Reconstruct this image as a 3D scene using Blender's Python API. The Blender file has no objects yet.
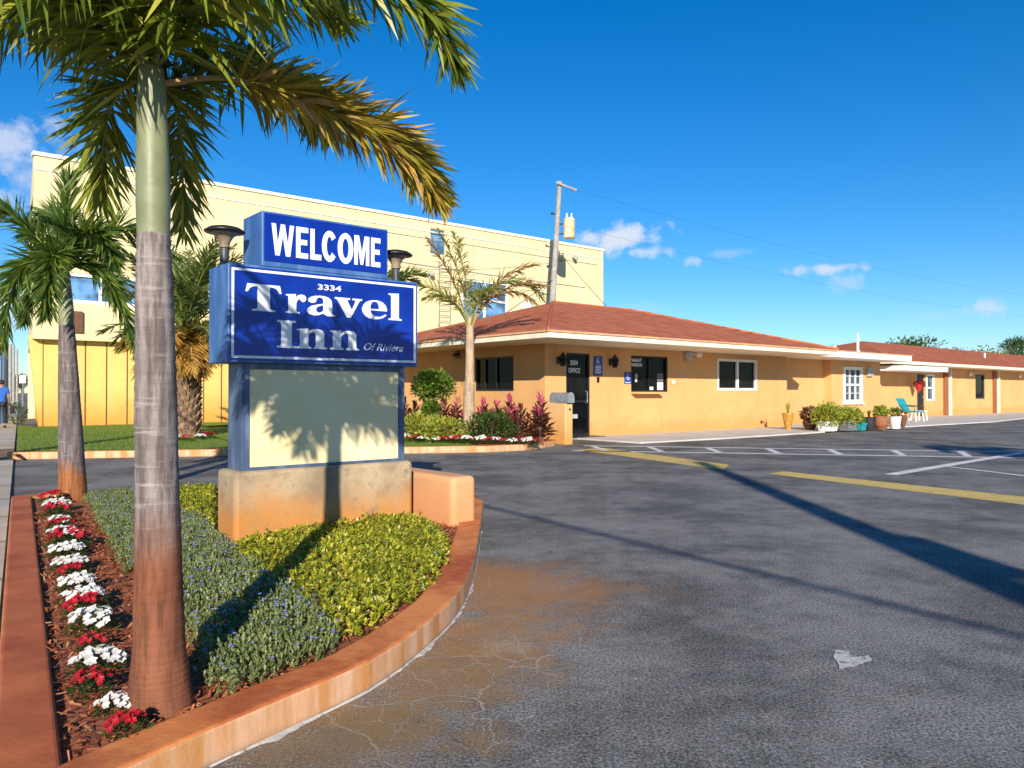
import bpy, bmesh, math, random
from mathutils import Vector, Matrix, noise

random.seed(7)
scene = bpy.context.scene
col = scene.collection
R = math.radians
H = 1.3                 # camera height
FPX = 768.0             # focal length in pixels
PITCH = math.atan(8.5 / FPX)
SUN_EL, SUN_AZ = R(20.6), R(-3.0)   # light travels towards azimuth SUN_AZ (from +Y towards +X)

# ------------------------------------------------------------------ frames
def ray(px, py):
    x, y, z = (px - 512) / FPX, 1.0, (384 - py) / FPX
    return Vector((x, y * math.cos(PITCH) - z * math.sin(PITCH), y * math.sin(PITCH) + z * math.cos(PITCH)))

def G(px, py, z=0.0):
    """survey point: where a line of sight meets the level z"""
    r = ray(px, py)
    t = (z - H) / r.z
    return Vector((r.x * t, r.y * t, z))

AU = R(50.3)
U = Vector((math.sin(AU), math.cos(AU), 0))
V = Vector((-U.y, U.x, 0))
SW = Vector((-0.54, 0.842, 0)).normalized()       # street direction
SN = Vector((SW.y, -SW.x, 0))                    # to the right of the street

class Frame:
    def __init__(s, o, a=U, b=V):
        s.o, s.a, s.b = Vector((o[0], o[1], 0)), a, b
    def __call__(s, x, y, z=0.0):
        return s.o + s.a * x + s.b * y + Vector((0, 0, z))
    def mat(s, x=0, y=0, z=0):
        p = s(x, y, z)
        return Matrix(((s.a.x, s.b.x, 0, p.x), (s.a.y, s.b.y, 0, p.y), (0, 0, 1, p.z), (0, 0, 0, 1)))

SF = Frame((-2.17, 6.02))        # sign
OF = Frame((0.907, 21.1))        # motel
TF = Frame((-16.6, 26.6))        # tan building

# ------------------------------------------------------------------ mesh builder
WORLD = {}

class MB:
    def __init__(s):
        s.v, s.f, s.m, s.cur = [], [], [], 0
    def mat(s, i):
        s.cur = i
        return s
    def add(s, verts, faces, M=None):
        b = len(s.v)
        for p in verts:
            p = Vector(p)
            s.v.append(M @ p if M is not None else p)
        for f in faces:
            s.f.append([b + i for i in f])
            s.m.append(s.cur)
        return s
    def fbox(s, fr, x0, x1, y0, y1, z0, z1):
        vs = [fr(x, y, z) for z in (z0, z1) for x, y in ((x0, y0), (x1, y0), (x1, y1), (x0, y1))]
        return s.add(vs, [(3, 2, 1, 0), (4, 5, 6, 7), (0, 1, 5, 4), (1, 2, 6, 5), (2, 3, 7, 6), (3, 0, 4, 7)])
    def prism(s, poly, z0, z1, M=None):
        n = len(poly)
        area = sum(poly[i][0] * poly[(i + 1) % n][1] - poly[(i + 1) % n][0] * poly[i][1] for i in range(n))
        if area < 0: poly = poly[::-1]
        vs = [(p[0], p[1], z0) for p in poly] + [(p[0], p[1], z1) for p in poly]
        fs = [tuple(range(n - 1, -1, -1)), tuple(range(n, 2 * n))] + [(i, (i + 1) % n, n + (i + 1) % n, n + i) for i in range(n)]
        return s.add(vs, fs, M)
    def sheet(s, poly, z):
        n = len(poly)
        area = sum(poly[i][0] * poly[(i + 1) % n][1] - poly[(i + 1) % n][0] * poly[i][1] for i in range(n))
        if area < 0: poly = poly[::-1]
        return s.add([(p[0], p[1], z) for p in poly], [tuple(range(n))])
    def tube(s, path, rad, n=8, caps=True):
        path = [Vector(p) for p in path]
        if not hasattr(rad, '__len__'): rad = [rad] * len(path)
        rings, prev = [], None
        for i, p in enumerate(path):
            T = (path[min(i + 1, len(path) - 1)] - path[max(i - 1, 0)]).normalized()
            if prev is None:
                a = Vector((1, 0, 0)) if abs(T.x) < .9 else Vector((0, 1, 0))
                X = (a - T * a.dot(T)).normalized()
            else:
                X = (prev - T * prev.dot(T)).normalized()
            prev = X
            Y = T.cross(X)
            rings.append([p + (X * math.cos(2 * math.pi * k / n) + Y * math.sin(2 * math.pi * k / n)) * rad[i] for k in range(n)])
        vs = [q for r in rings for q in r]
        fs = [(i * n + k, i * n + (k + 1) % n, (i + 1) * n + (k + 1) % n, (i + 1) * n + k) for i in range(len(path) - 1) for k in range(n)]
        if caps:
            fs += [tuple(range(n - 1, -1, -1)), tuple((len(path) - 1) * n + k for k in range(n))]
        return s.add(vs, fs)
    def lathe(s, prof, c, n=20):
        c = Vector(c)
        return s.tube([c + Vector((0, 0, z)) for r, z in prof], [r for r, z in prof], n) if all(prof[i][1] < prof[i + 1][1] for i in range(len(prof) - 1)) else s._lathe(prof, c, n)
    def _lathe(s, prof, c, n):
        vs = [c + Vector((r * math.cos(2 * math.pi * k / n), r * math.sin(2 * math.pi * k / n), z)) for r, z in prof for k in range(n)]
        fs = [(i * n + k, i * n + (k + 1) % n, (i + 1) * n + (k + 1) % n, (i + 1) * n + k) for i in range(len(prof) - 1) for k in range(n)]
        return s.add(vs, fs)
    def ball(s, c, r, n=8, m=5):
        c = Vector(c)
        if not hasattr(r, '__len__'): r = (r, r, r)
        vs = [c + Vector((r[0] * math.sin(math.pi * i / m) * math.cos(2 * math.pi * k / n), r[1] * math.sin(math.pi * i / m) * math.sin(2 * math.pi * k / n), r[2] * math.cos(math.pi * i / m))) for i in range(m + 1) for k in range(n)]
        fs = [((i + 1) * n + k, (i + 1) * n + (k + 1) % n, i * n + (k + 1) % n, i * n + k) for i in range(m) for k in range(n)]
        return s.add(vs, fs)
    def leaf(s, p, d, n, L, w):
        """one diamond leaf"""
        d = d.normalized()
        side = d.cross(n)
        if side.length < 1e-4: side = Vector((1, 0, 0))
        side.normalize()
        up = side.cross(d)
        b = len(s.v)
        s.v += [p, p + d * L * .5 + side * w * .5 + up * w * .12, p + d * L, p + d * L * .5 - side * w * .5 + up * w * .12]
        s.f += [[b, b + 1, b + 2], [b, b + 2, b + 3]]
        s.m += [s.cur] * 2
    def build(s, name, mats, parent=None, org=None, smooth=False, bevel=0, fix=False, seg=2):
        me = bpy.data.meshes.new(name)
        if not isinstance(mats, (list, tuple)): mats = [mats]
        if parent is not None:
            W = WORLD[parent]
        else:
            W = Matrix.Translation(Vector(org)) if org is not None else Matrix.Identity(4)
        I = W.inverted()
        me.from_pydata([I @ p for p in s.v], [], s.f)
        for m in mats: me.materials.append(m)
        me.polygons.foreach_set('material_index', s.m)
        if smooth: me.polygons.foreach_set('use_smooth', [True] * len(me.polygons))
        if bevel or fix:
            bm = bmesh.new(); bm.from_mesh(me)
            if fix: bmesh.ops.remove_doubles(bm, verts=bm.verts, dist=1e-5)
            bmesh.ops.recalc_face_normals(bm, faces=bm.faces)
            if bevel:
                es = [e for e in bm.edges if len(e.link_faces) == 2 and e.calc_face_angle(0) > R(32)]
                bmesh.ops.bevel(bm, geom=es, offset=bevel, segments=seg, affect='EDGES', profile=.5, clamp_overlap=True)
            bm.to_mesh(me); bm.free()
        me.update()
        o = bpy.data.objects.new(name, me)
        col.objects.link(o)
        if parent is not None:
            o.parent = parent
        else:
            o.matrix_world = W
        WORLD[o] = W
        return o

def tag(o, label=None, cat=None, group=None, kind=None):
    for k, x in (('label', label), ('category', cat), ('group', group), ('kind', kind)):
        if x: o[k] = x
    return o

def thing(name, loc, label, cat, group=None, rz=0.0):
    o = bpy.data.objects.new(name, None)
    col.objects.link(o)
    o.empty_display_size = .2
    o.location = loc
    o.rotation_euler = (0, 0, rz)
    WORLD[o] = Matrix.Translation(Vector(loc)) @ Matrix.Rotation(rz, 4, 'Z')
    return tag(o, label, cat, group)

def copy_tree(o, parent=None):
    c = o.copy()
    col.objects.link(c)
    if parent is not None: c.parent = parent
    for ch in list(o.children):
        copy_tree(ch, c)
    return c

def curve_to(mb, splines, M, extrude):
    cu = bpy.data.curves.new('outline', 'CURVE')
    cu.dimensions = '2D'; cu.fill_mode = 'BOTH'; cu.extrude = extrude
    for pts in splines:
        sp = cu.splines.new('POLY'); sp.points.add(len(pts) - 1)
        for i, p in enumerate(pts): sp.points[i].co = (p[0], p[1], 0, 1)
        sp.use_cyclic_u = True
    _take(mb, cu, M)

def _take(mb, cu, M):
    o = bpy.data.objects.new('outline', cu)
    col.objects.link(o)
    dg = bpy.context.evaluated_depsgraph_get(); dg.update()
    me = bpy.data.meshes.new_from_object(o.evaluated_get(dg))
    mb.add([x.co for x in me.vertices], [tuple(p.vertices) for p in me.polygons], M)
    bpy.data.objects.remove(o); bpy.data.meshes.remove(me); bpy.data.curves.remove(cu)

def text_to(mb, body, M, box, extrude=.002, bold=0.0, shear=0.0, spacing=1.0):
    """letters stretched into a box (x0,y0,x1,y1) of the plane M"""
    cu = bpy.data.curves.new('letters', 'FONT')
    cu.body = body; cu.size = 1; cu.extrude = 0; cu.offset = bold; cu.shear = shear; cu.resolution_u = 4
    cu.space_character = spacing; cu.fill_mode = 'BOTH'; cu.extrude = .01
    t = MB(); _take(t, cu, None)
    xs = [p.x for p in t.v]; ys = [p.y for p in t.v]
    sx = (box[2] - box[0]) / (max(xs) - min(xs)); sy = (box[3] - box[1]) / (max(ys) - min(ys))
    vs = [Vector((box[0] + (p.x - min(xs)) * sx, box[1] + (p.y - min(ys)) * sy, p.z / .01 * extrude)) for p in t.v]
    mb.add(vs, t.f, M)

def plane_mat(fr, x, y, z):
    """local x along the frame's a axis, local y up, local z out of the face (-b)"""
    p = fr(x, y, z)
    a, n = fr.a, -fr.b
    return Matrix(((a.x, 0, n.x, p.x), (a.y, 0, n.y, p.y), (0, 1, 0, p.z), (0, 0, 0, 1)))

# ------------------------------------------------------------------ materials
class NM:
    def __init__(s, name):
        s.m = bpy.data.materials.new(name); s.m.use_nodes = True
        s.t = s.m.node_tree; s.b = s.t.nodes['Principled BSDF']
        s.out = s.t.nodes['Material Output']
        s.pos = s.n('ShaderNodeNewGeometry')
        s.P = s.pos.outputs['Position']
    def n(s, typ, **kw):
        o = s.t.nodes.new(typ)
        for k, x in kw.items(): setattr(o, k, x)
        return o
    def l(s, a, b): s.t.links.new(a, b)
    def obj(s): return s.n('ShaderNodeTexCoord').outputs['Object']
    def scale(s, vec, k):
        m = s.n('ShaderNodeVectorMath', operation='MULTIPLY'); s.l(vec, m.inputs[0])
        m.inputs[1].default_value = k if hasattr(k, '__len__') else (k, k, k)
        return m.outputs[0]
    def noise(s, sc, det=4, rough=.55, vec=None, dist=0):
        o = s.n('ShaderNodeTexNoise'); o.inputs['Scale'].default_value = sc; o.inputs['Detail'].default_value = det
        o.inputs['Roughness'].default_value = rough; o.inputs['Distortion'].default_value = dist
        s.l(vec if vec is not None else s.P, o.inputs['Vector'])
        return o.outputs['Fac']
    def noisec(s, sc, det=3, vec=None):
        o = s.n('ShaderNodeTexNoise'); o.inputs['Scale'].default_value = sc; o.inputs['Detail'].default_value = det
        s.l(vec if vec is not None else s.P, o.inputs['Vector'])
        return o.outputs['Color']
    def ramp(s, fac, a, b, lo=0.0, hi=1.0):
        o = s.n('ShaderNodeMapRange'); o.interpolation_type = 'SMOOTHSTEP'
        s.l(fac, o.inputs['Value'])
        for k, x in zip(('From Min', 'From Max', 'To Min', 'To Max'), (a, b, lo, hi)): o.inputs[k].default_value = x
        return o.outputs['Result']
    def math(s, op, a, b=None):
        o = s.n('ShaderNodeMath', operation=op)
        for i, x in enumerate((a, b)):
            if x is None: continue
            if isinstance(x, (int, float)): o.inputs[i].default_value = x
            else: s.l(x, o.inputs[i])
        return o.outputs[0]
    def mix(s, fac, a, b, typ='MIX'):
        o = s.n('ShaderNodeMix', data_type='RGBA', blend_type=typ)
        for sock, x in ((o.inputs[0], fac), (o.inputs[6], a), (o.inputs[7], b)):
            if isinstance(x, (int, float)): sock.default_value = x
            elif isinstance(x, (tuple, list)): sock.default_value = tuple(x) + (1,) if len(x) == 3 else x
            else: s.l(x, sock)
        return o.outputs[2]
    def cramp(s, fac, stops):
        o = s.n('ShaderNodeValToRGB'); s.l(fac, o.inputs[0])
        e = o.color_ramp.elements
        while len(e) < len(stops): e.new(.5)
        for i, (p, c) in enumerate(stops): e[i].position = p; e[i].color = tuple(c) + (1,)
        return o.outputs[0]
    def sep(s, vec=None):
        o = s.n('ShaderNodeSeparateXYZ'); s.l(vec if vec is not None else s.P, o.inputs[0]); return o.outputs
    def dist(s, c, vec=None):
        o = s.n('ShaderNodeVectorMath', operation='DISTANCE'); s.l(vec if vec is not None else s.P, o.inputs[0]); o.inputs[1].default_value = c
        return o.outputs['Value']
    def dot(s, k):
        o = s.n('ShaderNodeVectorMath', operation='DOT_PRODUCT'); s.l(s.P, o.inputs[0]); o.inputs[1].default_value = tuple(k)
        return o.outputs['Value']
    def bump(s, h, strength=.3, dist=.01):
        o = s.n('ShaderNodeBump'); o.inputs['Strength'].default_value = strength; o.inputs['Distance'].default_value = dist
        s.l(h, o.inputs['Height']); s.l(o.outputs[0], s.b.inputs['Normal'])
    def color(s, c):
        if isinstance(c, (tuple, list)): s.b.inputs['Base Color'].default_value = tuple(c) + (1,)
        else: s.l(c, s.b.inputs['Base Color'])
    def rough(s, r, spec=.5):
        s.b.inputs['Specular IOR Level'].default_value = spec
        if isinstance(r, (int, float)): s.b.inputs['Roughness'].default_value = r
        else: s.l(r, s.b.inputs['Roughness'])

def simple(name, c, rough=.6, var=.18, sc=6, bump=.15, bsc=60, metal=0, spec=.5):
    m = NM(name); v = m.obj()
    dark = tuple(x * (1 - var) for x in c); lite = tuple(min(1, x * (1 + var * .6)) for x in c)
    f = m.noise(sc, 5, .6, v)
    m.color(m.mix(m.ramp(f, .3, .7), dark, lite))
    m.rough(m.ramp(f, .2, .8, rough * .85, min(1, rough * 1.15)), spec)
    if bump: m.bump(m.noise(bsc, 3, .6, v), bump, .01)
    m.b.inputs['Metallic'].default_value = metal
    return m.m

def foliage(name, stops, rough=.45, trans=.36, spec=.4):
    m = NM(name)
    r = m.pos.outputs['Random Per Island']
    c = m.cramp(r, stops)
    c = m.mix(m.ramp(m.noise(3.0, 3), .35, .65, .0, .35), c, stops[0][1])
    m.color(c); m.rough(rough, spec)
    tr = m.n('ShaderNodeBsdfTranslucent'); m.l(m.mix(.35, c, (.5, .55, .05)), tr.inputs[0])
    mx = m.n('ShaderNodeMixShader'); mx.inputs[0].default_value = trans
    m.l(m.b.outputs[0], mx.inputs[1]); m.l(tr.outputs[0], mx.inputs[2]); m.l(mx.outputs[0], m.out.inputs[0])
    return m.m

def stucco(name, c, stain=None, sc=45):
    m = NM(name)
    big = m.noise(.6, 5, .6)
    c1 = m.mix(m.ramp(big, .3, .7), tuple(x * .90 for x in c), tuple(x * 1.04 for x in c))
    c1 = m.mix(m.ramp(m.noise(6, 5, .65), .45, .8, 0, .22), c1, tuple(x * .78 for x in c))
    z = m.sep()[2]
    streak = m.noise(2.5, 4, .6, m.scale(m.P, (1, 1, .12)))
    c1 = m.mix(m.ramp(streak, .50, .75, 0, .32), c1, tuple(x * .72 for x in c))
    if stain:
        h = m.math('ADD', z, m.math('MULTIPLY', m.noise(1.6, 4), -.9))
        c1 = m.mix(m.ramp(h, -.35, stain[1], .75, 0), c1, stain[0])
    m.color(c1); m.rough(.85, .25)
    m.bump(m.noise(sc, 4, .65), .35, .012)
    return m.m

M = {}
M['stucco'] = stucco('tan_stucco', (.70, .385, .155), ((.62, .28, .08), .2))
M['stucco_wall'] = stucco('tan_stucco_low_wall', (.74, .44, .19), ((.58, .25, .06), .4))
M['salmon'] = stucco('salmon_stucco', (.72, .41, .21), ((.60, .26, .10), .35))
M['cream'] = stucco('cream_render', (.80, .66, .38))
M['yellow_panel'] = stucco('yellow_wall_panels', (.80, .55, .17), ((.66, .27, .03), 1.15))
M['coping'] = simple('white_coping', (.80, .76, .62), .6)
M['white'] = simple('white_paint', (.80, .78, .73), .45, .08)
M['fascia'] = simple('cream_fascia', (.80, .72, .56), .5, .12, 3)
M['gutter'] = simple('peach_trim', (.68, .38, .20), .5, .15, 3)
M['black'] = simple('black_metal', (.014, .014, .016), .4, .3)
M['darkgrey'] = simple('dark_grey_metal', (.05, .055, .06), .45, .3)
M['grey_metal'] = simple('galvanised_metal', (.45, .46, .47), .38, .2, 8, metal=.6)
M['grey_box'] = simple('grey_plastic', (.42, .42, .40), .5)
M['teal'] = simple('teal_plastic', (.02, .28, .31), .4, .12)
M['terracotta'] = simple('terracotta', (.30, .11, .05), .8, .3, 14)
M['brown'] = simple('brown_clay', (.16, .07, .035), .8, .35, 14)
M['mustard'] = simple('mustard_glaze', (.46, .24, .04), .35, .25, 9)
M['black_pot'] = simple('black_plastic', (.02, .022, .025), .5)
M['slate'] = simple('slate_trough', (.16, .17, .17), .8, .3, 12)
M['signblue'] = simple('vinyl_blue', (.02, .07, .35), .4)
M['soil'] = simple('potting_soil', (.05, .03, .02), .95)
M['red_cloth'] = simple('red_paint', (.40, .02, .02), .5)
M['concrete_pole'] = simple('weathered_pole', (.36, .335, .30), .8, .25, 5)
M['rust_white'] = simple('rusty_cream_tank', (.72, .55, .32), .5, .4, 5)
M['navy_pole'] = simple('dark_blue_sleeve', (.03, .07, .14), .5)
M['tan_glass'] = simple('tan_reflector', (.30, .23, .15), .35, .3, 12)
M['wire'] = simple('cable', (.03, .03, .03), .6)

def glass(name, c, rough=.04):
    m = NM(name)
    m.color(m.mix(m.ramp(m.noise(1.3, 3), .35, .65), tuple(x * .5 for x in c), tuple(x * 1.6 for x in c)))
    m.rough(rough, .13)
    m.bump(m.noise(1.1, 2), .04, .05)
    return m.m
M['glass'] = glass('dark_glass', (.006, .0065, .008))
M['glass_sky'] = glass('painted_sky_glass', (.10, .22, .40), .12)  # reflected sky is put into the pane colour as blue
M['glass_pale'] = glass('pale_glass', (.05, .075, .11), .08)

def asphalt():
    m = NM('worn_asphalt')
    xyz = m.sep()
    big = m.noise(.45, 6, .62)
    mid = m.noise(2.2, 6, .65, dist=.6)
    fine = m.noise(75, 3, .7)
    spk = m.n('ShaderNodeTexVoronoi'); spk.inputs['Scale'].default_value = 85; m.l(m.P, spk.inputs['Vector'])
    spk2 = m.noise(170, 2, .6)
    c = m.mix(m.ramp(big, .32, .68), (.100, .096, .090), (.195, .187, .174))
    c = m.mix(m.ramp(mid, .42, .72, 0, .5), c, (.215, .203, .185))
    c = m.mix(m.ramp(m.noise(.9, 4, .6, m.scale(m.P, (1, 1.0, 1))), .52, .66, 0, .5), c, (.085, .082, .078))
    # newer, darker surface further back in the lot
    y = m.math('ADD', xyz[1], m.math('MULTIPLY', big, 3.0))
    c = m.mix(m.ramp(y, 9.5, 18.5, 0, .6), c, (.072, .070, .067))
    # aggregate
    c = m.mix(m.ramp(fine, .40, .60, .7, 0), c, (.016, .018, .020))
    c = m.mix(m.ramp(spk2, .56, .68, 0, .85), c, (.44, .42, .40))
    # dusty worn patches and a few faint tyre arcs
    wp = m.math('ADD', m.noise(.75, 8, .72), m.math('MULTIPLY', m.noise(5.5, 5, .7), .35))
    c = m.mix(m.math('MULTIPLY', m.ramp(wp, .54, .80, 0, .95), m.ramp(m.noise(95, 3, .7), .36, .58)), c, (.37, .352, .325))
    for ctr, rad_, wd_ in (((1.9, 2.2, 0), 1.75, .05), ((1.9, 2.25, 0), 1.42, .035), ((1.2, .6, 0), 2.35, .07), ((.6, 4.6, 0), 2.6, .05)):
        q_ = m.math('ABSOLUTE', m.math('SUBTRACT', m.math('ADD', m.dist(ctr), m.math('MULTIPLY', m.noise(1.5, 3), .25)), rad_))
        c = m.mix(m.math('MULTIPLY', m.ramp(q_, 0, wd_, .5, 0), m.ramp(m.noise(2.2, 5, .7), .45, .62)), c, (.24, .24, .235))
    grit = m.noise(72, 4, .8)
    c = m.mix(m.ramp(grit, .38, .53, .8, 0), c, (.022, .021, .020))
    c = m.mix(m.ramp(grit, .55, .66, 0, .8), c, (.42, .41, .39))
    # rust wash from the kerb
    wob = m.math('MULTIPLY', m.math('SUBTRACT', m.noise(1.5, 5, .65), .5), 1.5)
    wob2 = m.math('MULTIPLY', m.math('SUBTRACT', m.noise(5, 7, .75), .5), 1.1)
    fr = m.math('ADD', m.math('ADD', m.dist((.02, 5.15, 0)), wob), wob2)
    c = m.mix(m.math('MULTIPLY', m.ramp(fr, .10, 1.0, .95, 0), m.ramp(m.noise(60, 4, .75), .34, .56, .45, 1)), c, (.40, .185, .06))
    fr2 = m.math('ADD', m.math('ADD', m.dist((-.12, 4.25, 0)), wob), wob2)
    c = m.mix(m.ramp(fr2, .1, .75, .70, 0), c, (.42, .21, .075))
    fr3 = m.math('ADD', m.math('ADD', m.dist((-.40, 3.45, 0)), wob), wob2)
    c = m.mix(m.ramp(fr3, .05, .75, .65, 0), c, (.36, .20, .075))
    fr4 = m.math('ADD', m.math('ADD', m.dist((-.62, 2.85, 0)), wob), wob2)
    c = m.mix(m.ramp(fr4, .05, .65, .55, 0), c, (.30, .185, .08))
    # cracks
    def cracks(sc, width, amt, warp, lo, hi, ofs):
        ad = m.n('ShaderNodeVectorMath', operation='MULTIPLY_ADD')
        m.l(m.noisec(2.2, 5), ad.inputs[0]); ad.inputs[1].default_value = (warp, warp, 0); m.l(m.P, ad.inputs[2])
        vo = m.n('ShaderNodeTexVoronoi', feature='DISTANCE_TO_EDGE'); vo.inputs['Scale'].default_value = sc
        m.l(m.scale(ad.outputs[0], (1, 1, 0)), vo.inputs['Vector'])
        d = m.math('DIVIDE', vo.outputs['Distance'], sc)
        dd = m.math('ADD', d, m.math('MULTIPLY', m.noise(9, 3), .006))
        mask = m.ramp(m.math('ADD', m.dist((-.35, 3.6, 0)), m.math('MULTIPLY', m.noise(.9, 3), ofs)), lo, hi, amt, 0)
        return m.math('MULTIPLY', m.ramp(dd, .0028, width, 1, 0), mask)
    ck = cracks(1.7, .0090, .9, .42, 1.3, 2.3, 2.0)
    ck2 = cracks(4.2, .0062, .75, .28, 1.2, 2.5, 2.2)
    ck3 = cracks(.75, .0062, .22, .6, 3.0, 6.0, 4.0)
    ckm = m.math('MAXIMUM', m.math('MAXIMUM', ck, ck2), ck3)
    c = m.mix(m.math('MULTIPLY', ckm, m.ramp(m.noise(16, 4, .7), .3, .55, .35, 1)), c, (.44, .385, .30))
    # chalky crumbs along the kerb foot
    cr = m.ramp(m.math('ADD', m.dist((-.05, 3.95, 0)), m.math('MULTIPLY', m.noise(7, 4), .5)), .30, .42, .75, 0)
    c = m.mix(m.math('MULTIPLY', cr, m.ramp(fine, .45, .6)), c, (.42, .38, .30))
    c = m.mix(m.ramp(m.noise(13, 4, .75), .66, .70, 0, .8), c, (.34, .33, .31))
    m.color(c)
    m.rough(m.ramp(mid, .2, .8, .8, .95), .18)
    hgt = m.math('ADD', m.math('MULTIPLY', fine, 1.0), m.math('MULTIPLY', spk2, .6))
    hgt = m.math('SUBTRACT', hgt, m.math('MULTIPLY', ckm, .9))
    m.bump(hgt, .35, .006)
    return m.m
M['asphalt'] = asphalt()

def concrete(name, c, joint=None, stain=None):
    m = NM(name)
    f = m.noise(1.4, 6, .62)
    k = m.mix(m.ramp(f, .3, .7), tuple(x * .78 for x in c), c)
    k = m.mix(m.ramp(m.noise(30, 4, .7), .5, .75, 0, .4), k, tuple(x * .62 for x in c))
    if stain: k = m.mix(m.ramp(m.noise(.5, 4), .42, .6, 0, .55), k, stain)
    if joint:
        w = m.n('ShaderNodeTexWave', wave_type='BANDS'); w.inputs['Scale'].default_value = joint
        cx = m.n('ShaderNodeCombineXYZ'); m.l(m.dot(SW), cx.inputs[0]); m.l(cx.outputs[0], w.inputs['Vector'])
        k = m.mix(m.ramp(w.outputs['Fac'], .0, .012, .8, 0), k, tuple(x * .3 for x in c))
    m.color(k); m.rough(.85, .3); m.bump(m.noise(55, 4, .7), .3, .006)
    return m.m
M['walk'] = concrete('pale_concrete', (.62, .58, .52))
M['sidewalk'] = concrete('street_concrete', (.52, .47, .40), .2, (.42, .29, .16))
M['apron'] = concrete('brown_apron', (.24, .14, .09))
M['ground'] = concrete('sandy_ground', (.22, .20, .15))

def paint_line(name, c, wear=.5):
    m = NM(name)
    k = m.mix(m.ramp(m.noise(3, 5, .7), .35, .7), c, tuple(x * .8 for x in c))
    chip = m.ramp(m.math('ADD', m.noise(22, 5, .75), m.math('MULTIPLY', m.noise(1.4, 3), .35)), wear + .12, wear + .26, 0, .85)
    k = m.mix(chip, k, (.09, .085, .08))
    m.color(k); m.rough(.8, .3); m.bump(m.noise(70, 3, .7), .4, .006)
    return m.m
M['yellow_line'] = paint_line('worn_yellow_paint', (.70, .50, .15), .58)
M['white_line'] = paint_line('worn_white_paint', (.74, .72, .70), .60)
M['tan_line'] = paint_line('worn_tan_paint', (.50, .42, .28), .50)
M['patch'] = paint_line('dried_white_paint', (.55, .53, .50), .58)

LEFT_LINE = Vector((-2.381, 3.584, 0)).dot(SN)
def kerb_mat():
    m = NM('painted_kerb')
    nz = m.sep(m.pos.outputs['Normal'])[2]
    z = m.sep()[2]
    top = m.mix(m.ramp(m.noise(1.6, 7, .7), .34, .64), (.40, .085, .022), (.74, .26, .075))
    top = m.mix(m.ramp(m.noise(14, 5, .7), .58, .8, 0, .5), top, (.30, .08, .03))
    top = m.mix(m.ramp(m.noise(5, 5, .7), .70, .75, 0, .6), top, (.66, .42, .27))
    ld = m.math('SUBTRACT', m.dot(SN), LEFT_LINE)
    top = m.mix(m.ramp(ld, .22, .34, .72, 0), top, m.mix(m.ramp(m.noise(2.1, 6, .65), .35, .65), (.27, .05, .018), (.46, .11, .04)))
    st = m.noise(7, 4, .6, m.scale(m.P, (1, 1, .10)))
    sd = m.mix(m.ramp(st, .36, .64), (.52, .24, .085), (.68, .42, .26))
    sd = m.mix(m.ramp(m.noise(3, 4), .5, .7, 0, .6), sd, (.60, .22, .05))
    lo = m.math('ADD', z, m.math('MULTIPLY', m.noise(9, 4), .05))
    sd = m.mix(m.ramp(lo, .02, .07, .7, 0), sd, (.30, .22, .16))
    m.color(m.mix(m.ramp(nz, .35, .75), sd, top))
    m.rough(.75, .35); m.bump(m.noise(30, 5, .7), .35, .008)
    return m.m
M['kerb'] = kerb_mat()

def base_mat():
    m = NM('stained_sign_base')
    z = m.sep()[2]
    k = m.mix(m.ramp(m.noise(3, 6, .65), .3, .7), (.26, .19, .12), (.52, .40, .25))
    h = m.math('ADD', z, m.math('MULTIPLY', m.math('SUBTRACT', m.noise(2.2, 5), .5), .45))
    k = m.mix(m.ramp(h, .22, .58, .85, 0), k, (.52, .21, .04))
    k = m.mix(m.ramp(m.noise(6, 6, .7), .50, .70, 0, .75), k, (.19, .15, .11))
    nx = m.sep(m.pos.outputs['Normal'])
    m.color(k); m.rough(.85, .3); m.bump(m.noise(28, 5, .7), .4, .01)
    return m.m
M['signbase'] = base_mat()

def sign_paint(name, c, worn, amt):
    m = NM(name)
    st = m.noise(9, 4, .6, m.scale(m.P, (1, 1, .22)))
    k = m.mix(m.ramp(st, .42, .7, 0, amt), c, worn)
    k = m.mix(m.ramp(m.noise(3, 5), .35, .7, 0, .4), k, tuple(x * .7 for x in c))
    m.color(k); m.rough(.42, .5); m.bump(m.noise(14, 3), .1, .01)
    return m.m
M['sign_side'] = sign_paint('faded_blue_metal', (.045, .125, .34), (.16, .28, .50), .5)
M['sign_frame'] = sign_paint('slate_blue_metal', (.06, .095, .18), (.20, .27, .38), .6)

def sign_face():
    m = NM('blue_acrylic')
    m.color(m.mix(m.ramp(m.noise(3, 4), .3, .7), (.003, .020, .24), (.005, .034, .34)))
    m.rough(.22, .5)
    m.bump(m.noise(3.2, 4, .6, m.scale(m.P, (1.6, 1.6, .6))), .16, .03)
    return m.m
M['sign_face'] = sign_face()
def letter():
    m = NM('white_vinyl')
    m.color(m.mix(m.ramp(m.noise(9, 4), .3, .7), (.76, .78, .80), (.86, .86, .86)))
    m.rough(.35); m.bump(m.noise(3.2, 4, .6, m.scale(m.P, (1.6, 1.6, .6))), .12, .03)
    return m.m
M['letter'] = letter()
def panel():
    m = NM('blank_sign_panel')
    m.color(m.mix(m.ramp(m.noise(1.4, 5), .3, .7), (.80, .66, .33), (.84, .75, .48)))
    m.rough(.5, .4)
    m.bump(m.noise(5, 4), .08, .01)
    return m.m
M['panel'] = panel()

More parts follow.
